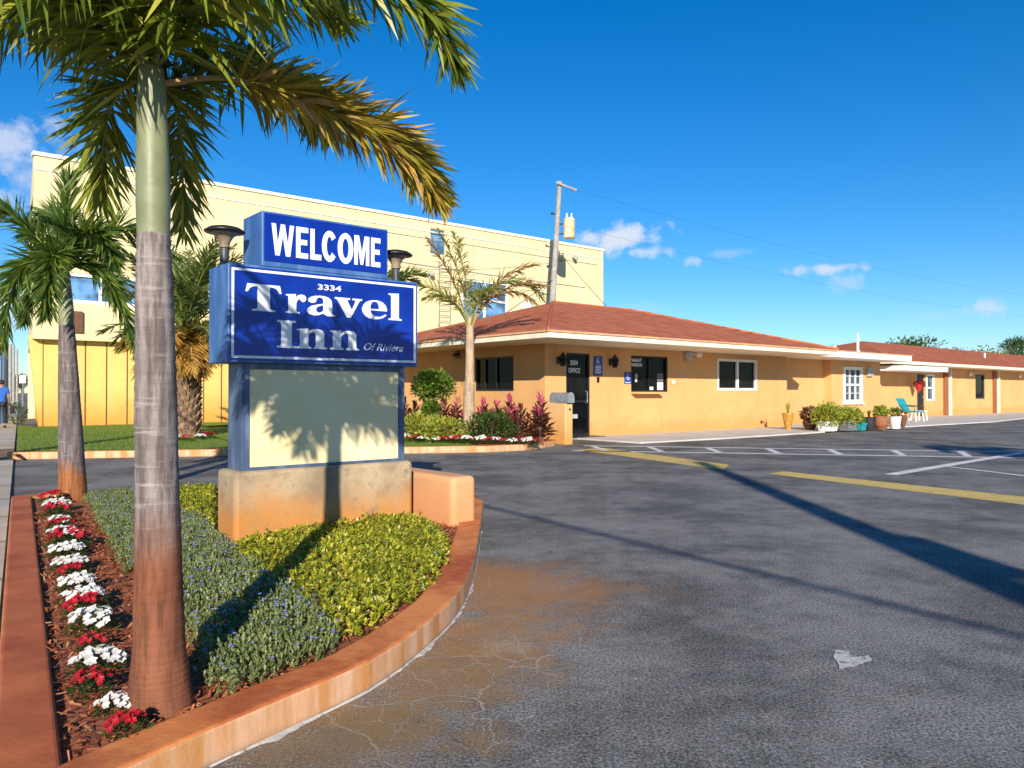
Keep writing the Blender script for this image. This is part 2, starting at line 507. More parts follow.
def shingles():
    m = NM('red_shingles')
    a = m.dot(tuple(U + V * 0.93)); z = m.sep()[2]
    cx = m.n('ShaderNodeCombineXYZ'); m.l(a, cx.inputs[0]); m.l(m.math('MULTIPLY', z, 3.2), cx.inputs[1])
    br = m.n('ShaderNodeTexBrick'); m.l(cx.outputs[0], br.inputs['Vector'])
    br.inputs['Scale'].default_value = 1; br.inputs['Brick Width'].default_value = .30; br.inputs['Row Height'].default_value = .16
    br.inputs['Mortar Size'].default_value = .012; br.inputs['Color1'].default_value = (.36, .09, .04, 1)
    br.inputs['Color2'].default_value = (.58, .18, .08, 1); br.inputs['Mortar'].default_value = (.15, .04, .02, 1)
    k = m.mix(m.ramp(m.noise(.7, 5), .35, .7, 0, .45), br.outputs['Color'], (.34, .115, .065))
    k = m.mix(m.ramp(m.noise(40, 3), .4, .8, 0, .35), k, (.52, .20, .10))
    m.color(k); m.rough(.9, .2)
    m.bump(br.outputs['Fac'], -.4, .015)
    return m.m
M['shingle'] = shingles()

def trunk_mat(name, grey1, grey2, stain_h, ring=24, stain=(.27, .095, .03)):
    m = NM(name); v = m.obj(); s = m.sep(v)
    ver = m.noise(26, 4, .65, m.scale(v, (1, 1, .12)))
    k = m.mix(m.ramp(ver, .36, .62), grey1, grey2)
    k = m.mix(m.ramp(m.noise(5, 4, .6, v), .4, .7, 0, .4), k, tuple(x * .7 for x in grey1))
    hz = m.noise(1, 5, .6, m.scale(v, (3, 3, ring)))
    k = m.mix(m.ramp(hz, .58, .72, 0, .55), k, tuple(min(1, x * 1.5) for x in grey2))
    h = m.math('ADD', s[2], m.math('MULTIPLY', m.math('SUBTRACT', m.noise(3, 4, .6, v), .5), .5))
    st2 = m.mix(m.ramp(ver, .3, .7), tuple(x * .65 for x in stain), tuple(x * 1.35 for x in stain))
    k = m.mix(m.ramp(h, stain_h * .62, stain_h * 1.12, .92, 0), k, st2)
    m.color(k); m.rough(.85, .25)
    m.bump(m.math('ADD', m.math('MULTIPLY', ver, .6), hz), .6, .012)
    return m.m
M['trunk1'] = trunk_mat('grey_palm_bark', (.12, .095, .088), (.30, .255, .24), .80, 34, (.17, .055, .022))
M['trunk2'] = trunk_mat('dark_palm_bark', (.10, .078, .075), (.22, .185, .18), .38)
M['trunk3'] = trunk_mat('tan_palm_bark', (.34, .23, .15), (.50, .37, .25), .3, 6)
M['bark'] = simple('bark', (.13, .09, .06), .9, .4, 9, .5, 30)
M['pine_bark'] = simple('date_palm_bark', (.24, .15, .09), .9, .5, 9, .6, 20)
M['shaft'] = simple('green_crownshaft', (.225, .245, .125), .5, .25, 4, .15, 20)
M['shaft2'] = simple('pale_crownshaft', (.26, .27, .15), .45, .3, 5, .15, 20)
M['rachis'] = simple('frond_stem', (.22, .24, .06), .5, .2)
M['rachis_dry'] = simple('dry_frond_stem', (.36, .23, .09), .6, .2)

M['foxtail'] = foliage('foxtail_leaf', [(0, (.05, .10, .014)), (.4, (.16, .22, .024)), (.75, (.34, .37, .035)), (1, (.54, .48, .07))], .38)
M['foxtail2'] = foliage('foxtail_leaf_deep', [(0, (.03, .075, .014)), (.5, (.09, .16, .024)), (1, (.22, .28, .04))], .38)
M['foxtail_dry'] = foliage('foxtail_leaf_dry', [(0, (.20, .12, .025)), (.2, (.28, .28, .028)), (.6, (.56, .44, .035)), (.8, (.62, .35, .05)), (1, (.60, .38, .19))], .5)
M['date'] = foliage('date_leaf', [(0, (.06, .10, .02)), (.6, (.12, .16, .03)), (1, (.22, .24, .05))], .45)
M['date_dry'] = foliage('date_leaf_dry', [(0, (.36, .18, .03)), (.6, (.50, .27, .045)), (1, (.58, .36, .09))], .6)
M['queen'] = foliage('queen_leaf', [(0, (.16, .18, .025)), (.5, (.30, .29, .04)), (1, (.46, .36, .09))], .5)
M['queen_green'] = foliage('queen_leaf_fresh', [(0, (.06, .14, .02)), (.6, (.10, .21, .025)), (1, (.2, .28, .04))], .45)
M['queen_dry'] = foliage('queen_leaf_dry', [(0, (.30, .16, .06)), (.5, (.40, .24, .09)), (1, (.44, .30, .12))], .6)
M['daze'] = foliage('grey_green_leaf', [(0, (.10, .14, .045)), (.5, (.20, .25, .085)), (.85, (.30, .34, .13)), (1, (.42, .42, .18))], .55, .2)
M['daze_flower'] = foliage('pale_blue_petal', [(0, (.15, .19, .50)), (1, (.32, .38, .75))], .6, .2)
M['gold'] = foliage('yellow_green_leaf', [(0, (.07, .11, .012)), (.3, (.22, .27, .02)), (.6, (.46, .45, .03)), (.85, (.64, .57, .06)), (1, (.74, .66, .16))], .32, .3)
M['clump_leaf'] = foliage('dark_green_leaf', [(0, (.03, .06, .012)), (.7, (.07, .12, .02)), (1, (.12, .17, .03))], .45)
M['petal_white'] = foliage('white_petal', [(0, (.58, .56, .52)), (1, (.80, .79, .76))], .6, .2)
M['petal_red'] = foliage('red_petal', [(0, (.26, .003, .012)), (1, (.52, .008, .022))], .55, .15)
M['grass'] = foliage('grass_blade', [(0, (.09, .16, .014)), (.6, (.16, .25, .02)), (1, (.26, .33, .035))], .6)
M['shrub'] = foliage('shrub_leaf', [(0, (.06, .12, .015)), (.6, (.12, .22, .025)), (1, (.24, .33, .04))], .45)
M['shrub_yellow'] = foliage('variegated_leaf', [(0, (.18, .24, .02)), (.6, (.36, .38, .04)), (1, (.58, .52, .11))], .5)
M['shrub_dark'] = foliage('deep_green_leaf', [(0, (.02, .05, .012)), (.6, (.05, .10, .02)), (1, (.10, .15, .03))], .5)
M['ti_red'] = foliage('maroon_leaf', [(0, (.045, .015, .016)), (.5, (.13, .03, .035)), (.85, (.25, .06, .06)), (1, (.34, .14, .08))], .4)
M['ti_pink'] = foliage('pink_leaf', [(0, (.34, .03, .08)), (.6, (.55, .08, .17)), (1, (.66, .24, .28))], .4)
M['brown_leaf'] = foliage('bronze_leaf', [(0, (.10, .04, .025)), (1, (.26, .11, .06))], .5)
M['tree'] = foliage('far_leaf', [(0, (.05, .085, .015)), (.6, (.10, .14, .025)), (1, (.17, .19, .035))], .55)
M['tree_olive'] = foliage('olive_leaf', [(0, (.11, .12, .02)), (.6, (.18, .18, .03)), (1, (.26, .24, .05))], .55)
M['mulch_chip'] = foliage('bark_chip', [(0, (.14, .036, .014)), (.5, (.42, .125, .05)), (.85, (.60, .22, .09)), (1, (.66, .38, .22))], .9, 0.0, .1)
M['mulch'] = simple('red_mulch', (.32, .095, .038), .95, .5, 30, .8, 60)
M['lawn'] = simple('lawn_base', (.12, .19, .02), .95, .3, 5, .4, 40)

# ------------------------------------------------------------------ camera, sky, sun
cam = bpy.data.cameras.new('camera')
cam.lens = 27.0; cam.sensor_width = 36.0; cam.clip_end = 3000; cam.clip_start = .05
co = bpy.data.objects.new('camera', cam); col.objects.link(co)
co.location = (0, 0, H); co.rotation_euler = (R(90) + PITCH, 0, 0)
scene.camera = co

w = bpy.data.worlds.new('World'); scene.world = w; w.use_nodes = True
nt = w.node_tree; nt.nodes.clear()
def wn(t, **k):
    o = nt.nodes.new(t)
    for a, b in k.items(): setattr(o, a, b)
    return o
sky = wn('ShaderNodeTexSky', sky_type='NISHITA'); sky.sun_disc = False
sky.sun_elevation = SUN_EL; sky.sun_rotation = R(180) + SUN_AZ
sky.altitude = 0; sky.air_density = 1.0; sky.dust_density = .0; sky.ozone_density = 4.0
hs = wn('ShaderNodeHueSaturation'); hs.inputs['Saturation'].default_value = 1.34; hs.inputs['Value'].default_value = 1.0
hs.inputs['Hue'].default_value = .497
nt.links.new(sky.outputs[0], hs.inputs['Color'])
bg = wn('ShaderNodeBackground'); bg.inputs['Strength'].default_value = .088
tint = wn('ShaderNodeMix', data_type='RGBA', blend_type='MULTIPLY'); tint.inputs[0].default_value = 1.0
nt.links.new(hs.outputs[0], tint.inputs[6]); tint.inputs[7].default_value = (.78, .90, 1.06, 1)
nt.links.new(tint.outputs[2], bg.inputs['Color'])
tc = wn('ShaderNodeTexCoord')
nz = wn('ShaderNodeTexNoise'); nz.inputs['Scale'].default_value = 26; nz.inputs['Detail'].default_value = 7; nz.inputs['Roughness'].default_value = .62
nt.links.new(tc.outputs['Generated'], nz.inputs['Vector'])
def wm(op, a, b=None):
    o = wn('ShaderNodeMath', operation=op)
    for i, x in enumerate((a, b)):
        if x is None: continue
        if isinstance(x, (int, float)): o.inputs[i].default_value = x
        else: nt.links.new(x, o.inputs[i])
    return o.outputs[0]
mask = None
# small fair-weather clouds: azimuth, elevation (degrees), half width, half height (degrees), density
for az, el, hw, hh, den in ((8.0, 11.3, 3.3, 1.0, .95), (10.0, 10.2, 2.6, .55, .75), (13.2, 9.5, 1.0, .5, .5), (15.5, 9.9, 1.6, .35, .22), (22.3, 8.5, 2.6, .5, .8), (23.6, 7.5, 1.4, .75, .35),
                            (31.3, 5.3, 2.2, .7, .62), (29.0, 5.0, 2.5, .5, .15), (-34.8, 15.0, 5.0, 1.8, .7), (-31.2, 13.6, 2.5, 1.0, .4), (-36, 11.6, 4.0, 1.0, .5), (-32.6, 5.0, 3.5, 1.4, .5), (9, 6.2, 3, .5, .12)):
    a, e = R(az), R(el)
    c = Vector((math.sin(a) * math.cos(e), math.cos(a) * math.cos(e), math.sin(e)))
    rt = Vector((math.cos(a), -math.sin(a), 0)); up = rt.cross(c)
    def dotn(k):
        d = wn('ShaderNodeVectorMath', operation='DOT_PRODUCT'); nt.links.new(tc.outputs['Generated'], d.inputs[0]); d.inputs[1].default_value = tuple(k)
        return d.outputs['Value']
    dx = wm('DIVIDE', dotn(rt), math.sin(R(hw * 1.05))); dy = wm('DIVIDE', dotn(up), math.sin(R(hh * 1.15)))
    r2 = wm('SQRT', wm('ADD', wm('MULTIPLY', dx, dx), wm('MULTIPLY', dy, dy)))
    front = wm('GREATER_THAN', dotn(c), .5)
    q = wm('SUBTRACT', wm('ADD', wm('SUBTRACT', 1.0, r2), wm('MULTIPLY', wm('SUBTRACT', nz.outputs['Fac'], .5), 3.0)), .02)
    mr = wn('ShaderNodeMapRange', interpolation_type='SMOOTHSTEP'); nt.links.new(q, mr.inputs['Value'])
    mr.inputs['From Min'].default_value = 0; mr.inputs['From Max'].default_value = .8; mr.inputs['To Max'].default_value = den
    k = wm('MULTIPLY', mr.outputs[0], front)
    mask = k if mask is None else wm('MAXIMUM', mask, k)
cb = wn('ShaderNodeBackground'); cb.inputs['Color'].default_value = (.74, .80, .93, 1); cb.inputs['Strength'].default_value = .66
mx = wn('ShaderNodeMixShader'); nt.links.new(mask, mx.inputs[0]); nt.links.new(bg.outputs[0], mx.inputs[1]); nt.links.new(cb.outputs[0], mx.inputs[2])
wo = wn('ShaderNodeOutputWorld'); nt.links.new(mx.outputs[0], wo.inputs['Surface'])

sl = bpy.data.lights.new('sun', 'SUN'); sl.energy = 4.6; sl.angle = R(.5); sl.color = (1.0, .91, .78)
so = bpy.data.objects.new('sun', sl); col.objects.link(so)
ld = Vector((math.sin(SUN_AZ) * math.cos(SUN_EL), math.cos(SUN_AZ) * math.cos(SUN_EL), -math.sin(SUN_EL)))
so.rotation_euler = ld.to_track_quat('-Z', 'Y').to_euler()
so.location = (0, -10, 20)
scene.view_settings.view_transform = 'Standard'; scene.view_settings.look = 'None'
scene.view_settings.gamma = 1.0; scene.view_settings.exposure = 0.62
scene.view_settings.use_curve_mapping = False

# ------------------------------------------------------------------ plants toolkit
def catmull(pts, n):
    P = [Vector(p) for p in pts]
    P = [P[0] * 2 - P[1]] + P + [P[-1] * 2 - P[-2]]
    out = []
    segs = len(P) - 3
    for i in range(n + 1):
        t = i / n * segs; k = min(int(t), segs - 1); u = t - k
        a, b, c, d = P[k:k + 4]
        out.append(.5 * ((2 * b) + (c - a) * u + (2 * a - 5 * b + 4 * c - d) * u * u + (3 * b - a - 3 * c + d) * u ** 3))
    return out

def frond(pts, L, n, wd, plume, droop, rs, t0=.12, rach=.012, a0=68, a1=32, segs=3, mats=(0, 1), mb=None, jit=.10):
    """a feather leaf: stem along pts, n leaflets; plume 1 = all round the stem, 0 = flat two rows"""
    mb = mb or MB()
    path = catmull(pts, 22)
    N = len(path) - 1
    mb.mat(mats[1]).tube(path, [rach * (1 - .85 * i / N) + .0012 for i in range(N + 1)], 5)
    mb.mat(mats[0])
    for i in range(n):
        t = t0 + (1 - t0) * (i + rs.random()) / n
        x = t * N; k = min(int(x), N - 1)
        p = path[k].lerp(path[k + 1], x - k)
        T = (path[k + 1] - path[k]).normalized()
        S = T.cross(Vector((0, 0, 1)))
        S = S.normalized() if S.length > .05 else Vector((1, 0, 0))
        Nn = S.cross(T).normalized()
        side = 1 if i % 2 else -1
        if plume > 0 and rs.random() < plume:
            ph = rs.uniform(-.55, 1.15) * math.pi / 2 * 1.1
        else:
            ph = rs.uniform(.1, .45)
        al = R(a0 + (a1 - a0) * t + rs.uniform(-9, 9))
        d = T * math.cos(al) + (S * side * math.cos(ph) + Nn * math.sin(ph)) * math.sin(al)
        d = (d + Vector((rs.gauss(0, jit), rs.gauss(0, jit), rs.gauss(0, jit)))).normalized()
        s = (t - t0) / (1 - t0)
        ll = L * (.55 + .45 * math.sin(math.pi * min(1, s * .75 + .22))) * rs.uniform(.82, 1.1) * (1 if s < .9 else .8)
        ww = wd * rs.uniform(.75, 1.15)
        tw = rs.uniform(-1.3, 1.3)
        q = p.copy()
        wv = (T - d * T.dot(d))
        wv = wv.normalized() if wv.length > .05 else S
        wv = Matrix.Rotation(tw, 3, d) @ wv
        b = len(mb.v)
        prof = (.45, 1.0, .72, .06) if segs == 3 else (.5, 1.0, .06)
        for j in range(segs + 1):
            mb.v += [q + wv * ww * .5 * prof[j], q - wv * ww * .5 * prof[j]]
            d = (d + Vector((0, 0, -droop * rs.uniform(.6, 1.3)))).normalized()
            q = q + d * ll / segs
            wv = (wv - d * wv.dot(d)).normalized()
        for j in range(segs):
            mb.f.append([b + 2 * j, b + 2 * j + 2, b + 2 * j + 3, b + 2 * j + 1]); mb.m.append(mats[0])
    return mb

def arc_path(c, az, el, L, bend, n=6):
    """an arching stem from c: azimuth az, elevation el, bending down by bend over its length"""
    p = Vector(c); out = [p.copy()]
    for i in range(n):
        e = el - bend * ((i + .5) / n) ** 1.3
        p = p + Vector((math.sin(az) * math.cos(e), math.cos(az) * math.cos(e), math.sin(e))) * (L / n)
        out.append(p.copy())
    return out

def leaf_cloud(mb, c, r, n, L, w, rs, shell=.55, lump=.25, fs=1.3, up=.25):
    """leaves filling a lumpy ellipsoid, denser towards its skin"""
    c = Vector(c)
    for i in range(n):
        d = Vector((rs.gauss(0, 1), rs.gauss(0, 1), rs.gauss(0, 1))).normalized()
        k = (shell + (1 - shell) * rs.random() ** .6)
        k *= 1 + lump * noise.noise(d * fs + c)
        p = c + Vector((d.x * r[0] * k, d.y * r[1] * k, d.z * r[2] * k))
        o = (d + Vector((rs.uniform(-.9, .9), rs.uniform(-.9, .9), rs.uniform(-.6, .9) + up))).normalized()
        mb.leaf(p, o, Vector((rs.uniform(-1, 1), rs.uniform(-1, 1), rs.uniform(0, 1.5))), L * rs.uniform(.7, 1.3), w * rs.uniform(.7, 1.3))

def in_poly(x, y, poly):
    c = False; n = len(poly); j = n - 1
    for i in range(n):
        a, b = poly[i], poly[j]
        if (a[1] > y) != (b[1] > y) and x < (b[0] - a[0]) * (y - a[1]) / (b[1] - a[1]) + a[0]: c = not c
        j = i
    return c

def scatter(poly, n, rs):
    xs = [p[0] for p in poly]; ys = [p[1] for p in poly]
    out = []
    while len(out) < n:
        x, y = rs.uniform(min(xs), max(xs)), rs.uniform(min(ys), max(ys))
        if in_poly(x, y, poly): out.append((x, y))
    return out

def edge_dist(x, y, poly):
    best = 1e9; n = len(poly); p = Vector((x, y))
    for i in range(n):
        a, b = Vector(poly[i][:2]), Vector(poly[(i + 1) % n][:2])
        ab = b - a; t = max(0, min(1, (p - a).dot(ab) / max(1e-9, ab.length_squared)))
        best = min(best, (p - a - ab * t).length)
    return best

ORD = ['first', 'second', 'third', 'fourth', 'fifth', 'sixth', 'seventh', 'eighth', 'ninth', 'tenth', 'eleventh', 'twelfth', 'thirteenth', 'fourteenth', 'fifteenth']

# ------------------------------------------------------------------ ground, lot, lines
mb = MB(); mb.sheet([(-900, -300), (900, -300), (900, 1500), (-900, 1500)], -.012)
tag(mb.build('ground', M['ground']), kind='structure')
mb = MB(); mb.sheet([(-45, -30), (110, -30), (110, 75), (-75, 75)], 0)
tag(mb.build('parking_lot', M['asphalt']), kind='structure')
def line(name, pts, mat, z=.004):
    m = MB(); m.sheet([(p[0], p[1]) for p in pts], z)
    return tag(m.build(name, mat), kind='structure')
line('yellow_line', [(1.47, 17.38), (2.132, 18.006), (3.9, 13.80), (3.53, 12.9)], M['yellow_line'])
d1, d2 = (Vector((6.37, 9.57)) - Vector((4.471, 12.638))), (Vector((5.917, 8.89)) - Vector((4.084, 12.266)))
e1, e2 = Vector((4.471, 12.638)) + d1 * 2.6, Vector((4.084, 12.266)) + d2 * 2.4
line('yellow_line', [(4.084, 12.266), (4.471, 12.638), e1, e2], M['yellow_line'])
def stripe(a, b, wd, mat='white_line', z=.004):
    a, b = Vector((a[0], a[1])), Vector((b[0], b[1]))
    n = (b - a).normalized(); n = Vector((-n.y, n.x)) * wd / 2
    line('white_line' if mat == 'white_line' else 'tan_line', [a + n, b + n, b - n, a - n], M[mat], z)
A0, A1 = Vector((1.75, 18.75)), Vector((13.5, 16.30))
B0, B1 = Vector((1.35, 17.15)), Vector((10.2, 15.25))
stripe(A0, A1, .20); stripe(B0, B1, .20)
for k in range(7):
    t = .02 + k * .135
    stripe(A0.lerp(A1, t * .83) + Vector((0, -.16)), B0.lerp(B1, t + .065) + Vector((0, .16)), .15, z=.0045)
stripe((5.95, 12.1), (12.2, 17.6), .20, z=.008); stripe((7.6, 13.4), (8.6, 9.0), .12, z=.0095)
stripe((9.9, 24.6), (12.8, 18.4), .16, 'tan_line', .008)
mb = MB(); rs = random.Random(2)
blot = [Vector((*G(x, y)[:2], 0)) for x, y in ((833, 650.5), (841, 651), (848, 652), (853, 656.5), (861, 657.5), (869, 656.5), (871.5, 662), (862, 664.5), (853, 667.5), (846, 668), (839, 671), (836, 662))]
ring_ = []
for k in range(len(blot)):
    for t in (0, .25, .5, .75):
        q = blot[k].lerp(blot[(k + 1) % len(blot)], t); ring_.append((q.x + rs.uniform(-.008, .008), q.y + rs.uniform(-.010, .010)))
mb.sheet(ring_, .004)
tag(mb.build('paint_spill', M['patch']), kind='structure')

# walkway in front of the motel rooms (a low slab)
mb = MB()
mb.prism([OF(x, y)[:2] for x, y in ((.75, 0.0), (.75, -2.75), (4, -3.0), (9.4, -3.05), (9.7, -2.75), (14.0, -2.95), (23.5, -3.3), (30, -2.6), (62, -2.6), (62, 1.6), (22, 1.6), (20.7, .45), (12.4, .75), (12.2, 0))], 0, .045)
tag(mb.build('walkway', M['walk'], bevel=.008), kind='structure')

# street pavement on the left
def st(a, b, z=0): # along the street, to its right
    return Vector((-5.51, 8.46, z)) + SW * a + SN * b
mb = MB(); mb.prism([st(-22, -.02)[:2], st(140, -.02)[:2], st(140, -1.75)[:2], st(-22, -1.75)[:2]], 0, .03)
tag(mb.build('pavement', M['sidewalk']), kind='structure')
mb = MB(); mb.sheet([st(7.2, -.02)[:2], st(10.6, -.02)[:2], st(10.6, -1.75)[:2], st(7.2, -1.75)[:2]], .034)
tag(mb.build('brick_apron', M['apron']), kind='structure')

# ------------------------------------------------------------------ planting island
outer = [(-1.36, 1.95), (-1.62, 1.95)]
outer = []
def addp(*ps):
    for p in ps: outer.append(Vector((p[0], p[1])))
left_o = Vector((-2.381, 3.584)); sw2 = Vector((SW.x, SW.y))
addp(left_o - sw2 * 1.75, left_o, left_o + sw2 * 2.0, left_o + sw2 * 4.0, left_o + sw2 * 5.95)
addp((-5.42, 8.93), (-3.6, 9.36), (-1.6, 9.82), (-.95, 9.72), (-.5, 9.2), (-.31, 8.3), (-.285, 7.2), (-.27, 6.3), (-.265, 5.7), (-.268, 5.2), (-.29, 4.72), (-.345, 4.28), (-.424, 3.94), (-.515, 3.62), (-.62, 3.35), (-.73, 3.16), (-.85, 2.98), (-1.04, 2.68), (-1.18, 2.44), (-1.32, 2.16))
def offset(loop, dlist):
    n = len(loop); out = []
    for i in range(n):
        a = (loop[i] - loop[i - 1]).normalized(); b = (loop[(i + 1) % n] - loop[i]).normalized()
        na, nb = Vector((-a.y, a.x)), Vector((-b.y, b.x))
        m_ = (na + nb); m_ = m_ / max(.35, m_.length_squared) * 2
        out.append(loop[i] + m_ * dlist(i))
    return out
sgn = -1   # loop runs clockwise, inside lies to its right
inner = offset(outer, lambda i: sgn * (.19 if i < 5 else .16 if i < 9 else .2))
n = len(outer)
KZ = .14
mb = MB()
vs = [(p.x, p.y, 0) for p in outer] + [(p.x, p.y, KZ) for p in outer] + [(p.x, p.y, KZ) for p in inner] + [(p.x, p.y, 0.0) for p in inner]
fs = []
for i in range(n):
    j = (i + 1) % n
    fs += [(i, j, n + j, n + i), (n + i, n + j, 2 * n + j, 2 * n + i), (2 * n + i, 2 * n + j, 3 * n + j, 3 * n + i), (3 * n + i, 3 * n + j, j, i)]
mb.add(vs, fs)
tag(mb.build('kerb', M['kerb'], bevel=.018, fix=True, seg=3), 'rust painted concrete kerb curving round the planting island under the big blue sign', 'kerb')
mb = MB(); mb.sheet([p[:] for p in inner], .105)
tag(mb.build('mulch_bed', M['mulch']), kind='structure')

fpts = [p for p in outer[11:]]
rs = random.Random(44); mb = MB()
dense = catmull([(p.x, p.y, 0) for p in fpts], 260)
for i in range(len(dense) - 1):
    T = (dense[i + 1] - dense[i]).normalized(); O = Vector((-T.y, T.x, 0))
    wv_ = .006 + .05 * noise.noise(dense[i] * 2.2) + .022 * noise.noise(dense[i] * 16)
    wn2 = .006 + .05 * noise.noise(dense[i + 1] * 2.2) + .022 * noise.noise(dense[i + 1] * 16)
    a_, b_ = dense[i], dense[i + 1]; z_ = Vector((0, 0, .004))
    mb.add([a_ - O * .005 + z_ * 2.5, a_ + O * max(.001, wv_) + z_ * .4, b_ + O * max(.001, wn2) + z_ * .4, b_ - O * .005 + z_ * 2.5], [(0, 1, 2, 3)])
tag(mb.build('kerb_mortar', M['patch'], fix=True), kind='structure')
# loose grit washed along the kerb foot
mb = MB()
for k in range(420):
    p = rs.choice(dense) + Vector((abs(rs.gauss(0, .09)) + .01, rs.uniform(-.05, .05), 0)); q = rs.uniform(.0015, .0045)
    mb.ball(p + Vector((0, 0, q * .4)), (q, q * rs.uniform(.6, 1), q * .7), 5, 3)
tag(mb.build('loose_grit', M['slate']), 'fine pale grit scattered on the asphalt along the foot of the curved kerb', 'grit', kind='stuff')

# mulch chips
rs = random.Random(3)
inn = [(p.x, p.y) for p in inner]
mb = MB()
front_bed = [q for q in scatter(inn, 24000, rs) if q[1] < 7.6 and q[0] < -.3]
for x, y in front_bed:
    a = rs.uniform(0, 6.28); L = rs.uniform(.018, .06) * (1 if y < 5 else 1.3); wd = rs.uniform(.005, .014); ti = rs.uniform(-.5, .5)
    d = Vector((math.cos(a) * math.cos(ti), math.sin(a) * math.cos(ti), math.sin(ti)))
    s_ = Vector((-math.sin(a), math.cos(a), rs.uniform(-.4, .4))) * wd / 2
    p = Vector((x, y, .105 + rs.uniform(.004, .03)))
    mb.add([p - d * L / 2 - s_, p + d * L / 2 - s_ * .5, p + d * L / 2 + s_ * .7, p - d * L / 2 + s_], [(0, 1, 2, 3)])
tag(mb.build('mulch_chips', M['mulch_chip']), 'loose reddish bark chips covering the bed behind the rust painted kerb', 'mulch', kind='stuff')

# ground covers
def px_poly(pts, z=.12): return [tuple(G(x, y, z)[:2]) for x, y in pts]
blue_p = px_poly([(83, 497), (100, 530), (118, 568), (150, 600), (192, 650), (203, 694), (230, 703), (262, 690), (305, 668), (345, 646), (318, 612), (262, 575), (222, 540), (200, 522), (172, 514), (165, 494)])
gold_p = px_poly([(226, 556), (250, 574), (300, 600), (346, 646), (380, 627), (421, 599), (451, 570), (448, 538), (420, 520), (330, 528), (236, 546)])
gold_b = px_poly([(172, 492), (172, 512), (200, 522), (217, 535), (217, 490)])
def daze():
    rs = random.Random(11); mb = MB()
    for x, y in scatter(blue_p, 9500, rs):
        e = edge_dist(x, y, blue_p)
        hump = .5 + .5 * noise.noise(Vector((x * 3.2, y * 3.2, 1)))
        top = .11 + min(1, e / .07 + .4) * (.045 + .08 * hump)
        lean = Vector((rs.uniform(-.5, .5), rs.uniform(-.5, .5), 1)).normalized()
        p0 = Vector((x, y, top - .05))
        if p0.x > -.1 or e < .05 * (noise.noise(Vector((x * 9, y * 9, 2))) + .3): continue
        if noise.noise(Vector((x * 5, y * 5, 8))) < -.42 and rs.random() < .75: continue
        if rs.random() < .05: p0.z += rs.uniform(.02, .05)
        for k in range(8):
            q = p0 + lean * (k / 8 * .065)
            a = k * 2.4 + rs.uniform(-.4, .4); el = rs.uniform(.2, 1.25)
            d = Vector((math.cos(a) * math.cos(el), math.sin(a) * math.cos(el), math.sin(el)))
            mb.mat(0).leaf(q, d, Vector((0, 0, 1)), rs.uniform(.018, .028), rs.uniform(.009, .014))
        if rs.random() < .085:
            q = p0 + lean * .072
            for k in range(5):
                a = k * 1.2566
                mb.mat(1).leaf(q, Vector((math.cos(a), math.sin(a) - .3, .35)), Vector((0, 0, 1)), .013, .012)
    return mb.build('ground_cover', [M['daze'], M['daze_flower']])
tag(daze(), 'low grey green ground cover dotted with small pale blue flowers, beside the near palm trunk', 'ground cover', kind='stuff')
def gold(poly, count, seed):
    rs = random.Random(seed); mb = MB()
    for x, y in scatter(poly, count, rs):
        e = edge_dist(x, y, poly)
        hump = .5 + .5 * noise.noise(Vector((x * 2.6, y * 2.6, 5)))
        top = .11 + min(1, e / .09 + .3) * (.03 + .045 * hump + rs.uniform(0, .035))
        if e < .05 * (noise.noise(Vector((x * 9, y * 9, 4))) + .3): continue
        if noise.noise(Vector((x * 6, y * 6, 3))) < -.38 and rs.random() < .8: continue
        p0 = Vector((x, y, top - .03 + (rs.uniform(.02, .05) if rs.random() < .07 else 0)))
        for k in range(6):
            a = k * 2.4 + rs.uniform(-.6, .6); el = rs.uniform(.1, 1.3)
            d = Vector((math.cos(a) * math.cos(el), math.sin(a) * math.cos(el), math.sin(el)))
            mb.leaf(p0 + Vector((0, 0, k * .006)), d, Vector((rs.uniform(-.4, .4), rs.uniform(-.4, .4), 1)), rs.uniform(.026, .046), rs.uniform(.016, .027))
    return mb.build('ground_cover', M['gold'])
tag(gold(gold_p, 3300, 5), 'bright yellow green glossy ground cover in front of the blue sign\'s concrete base', 'ground cover', kind='stuff')
tag(gold(gold_b, 1500, 6), 'small patch of yellow green ground cover left of the concrete sign base, behind the near palm', 'ground cover', kind='stuff')

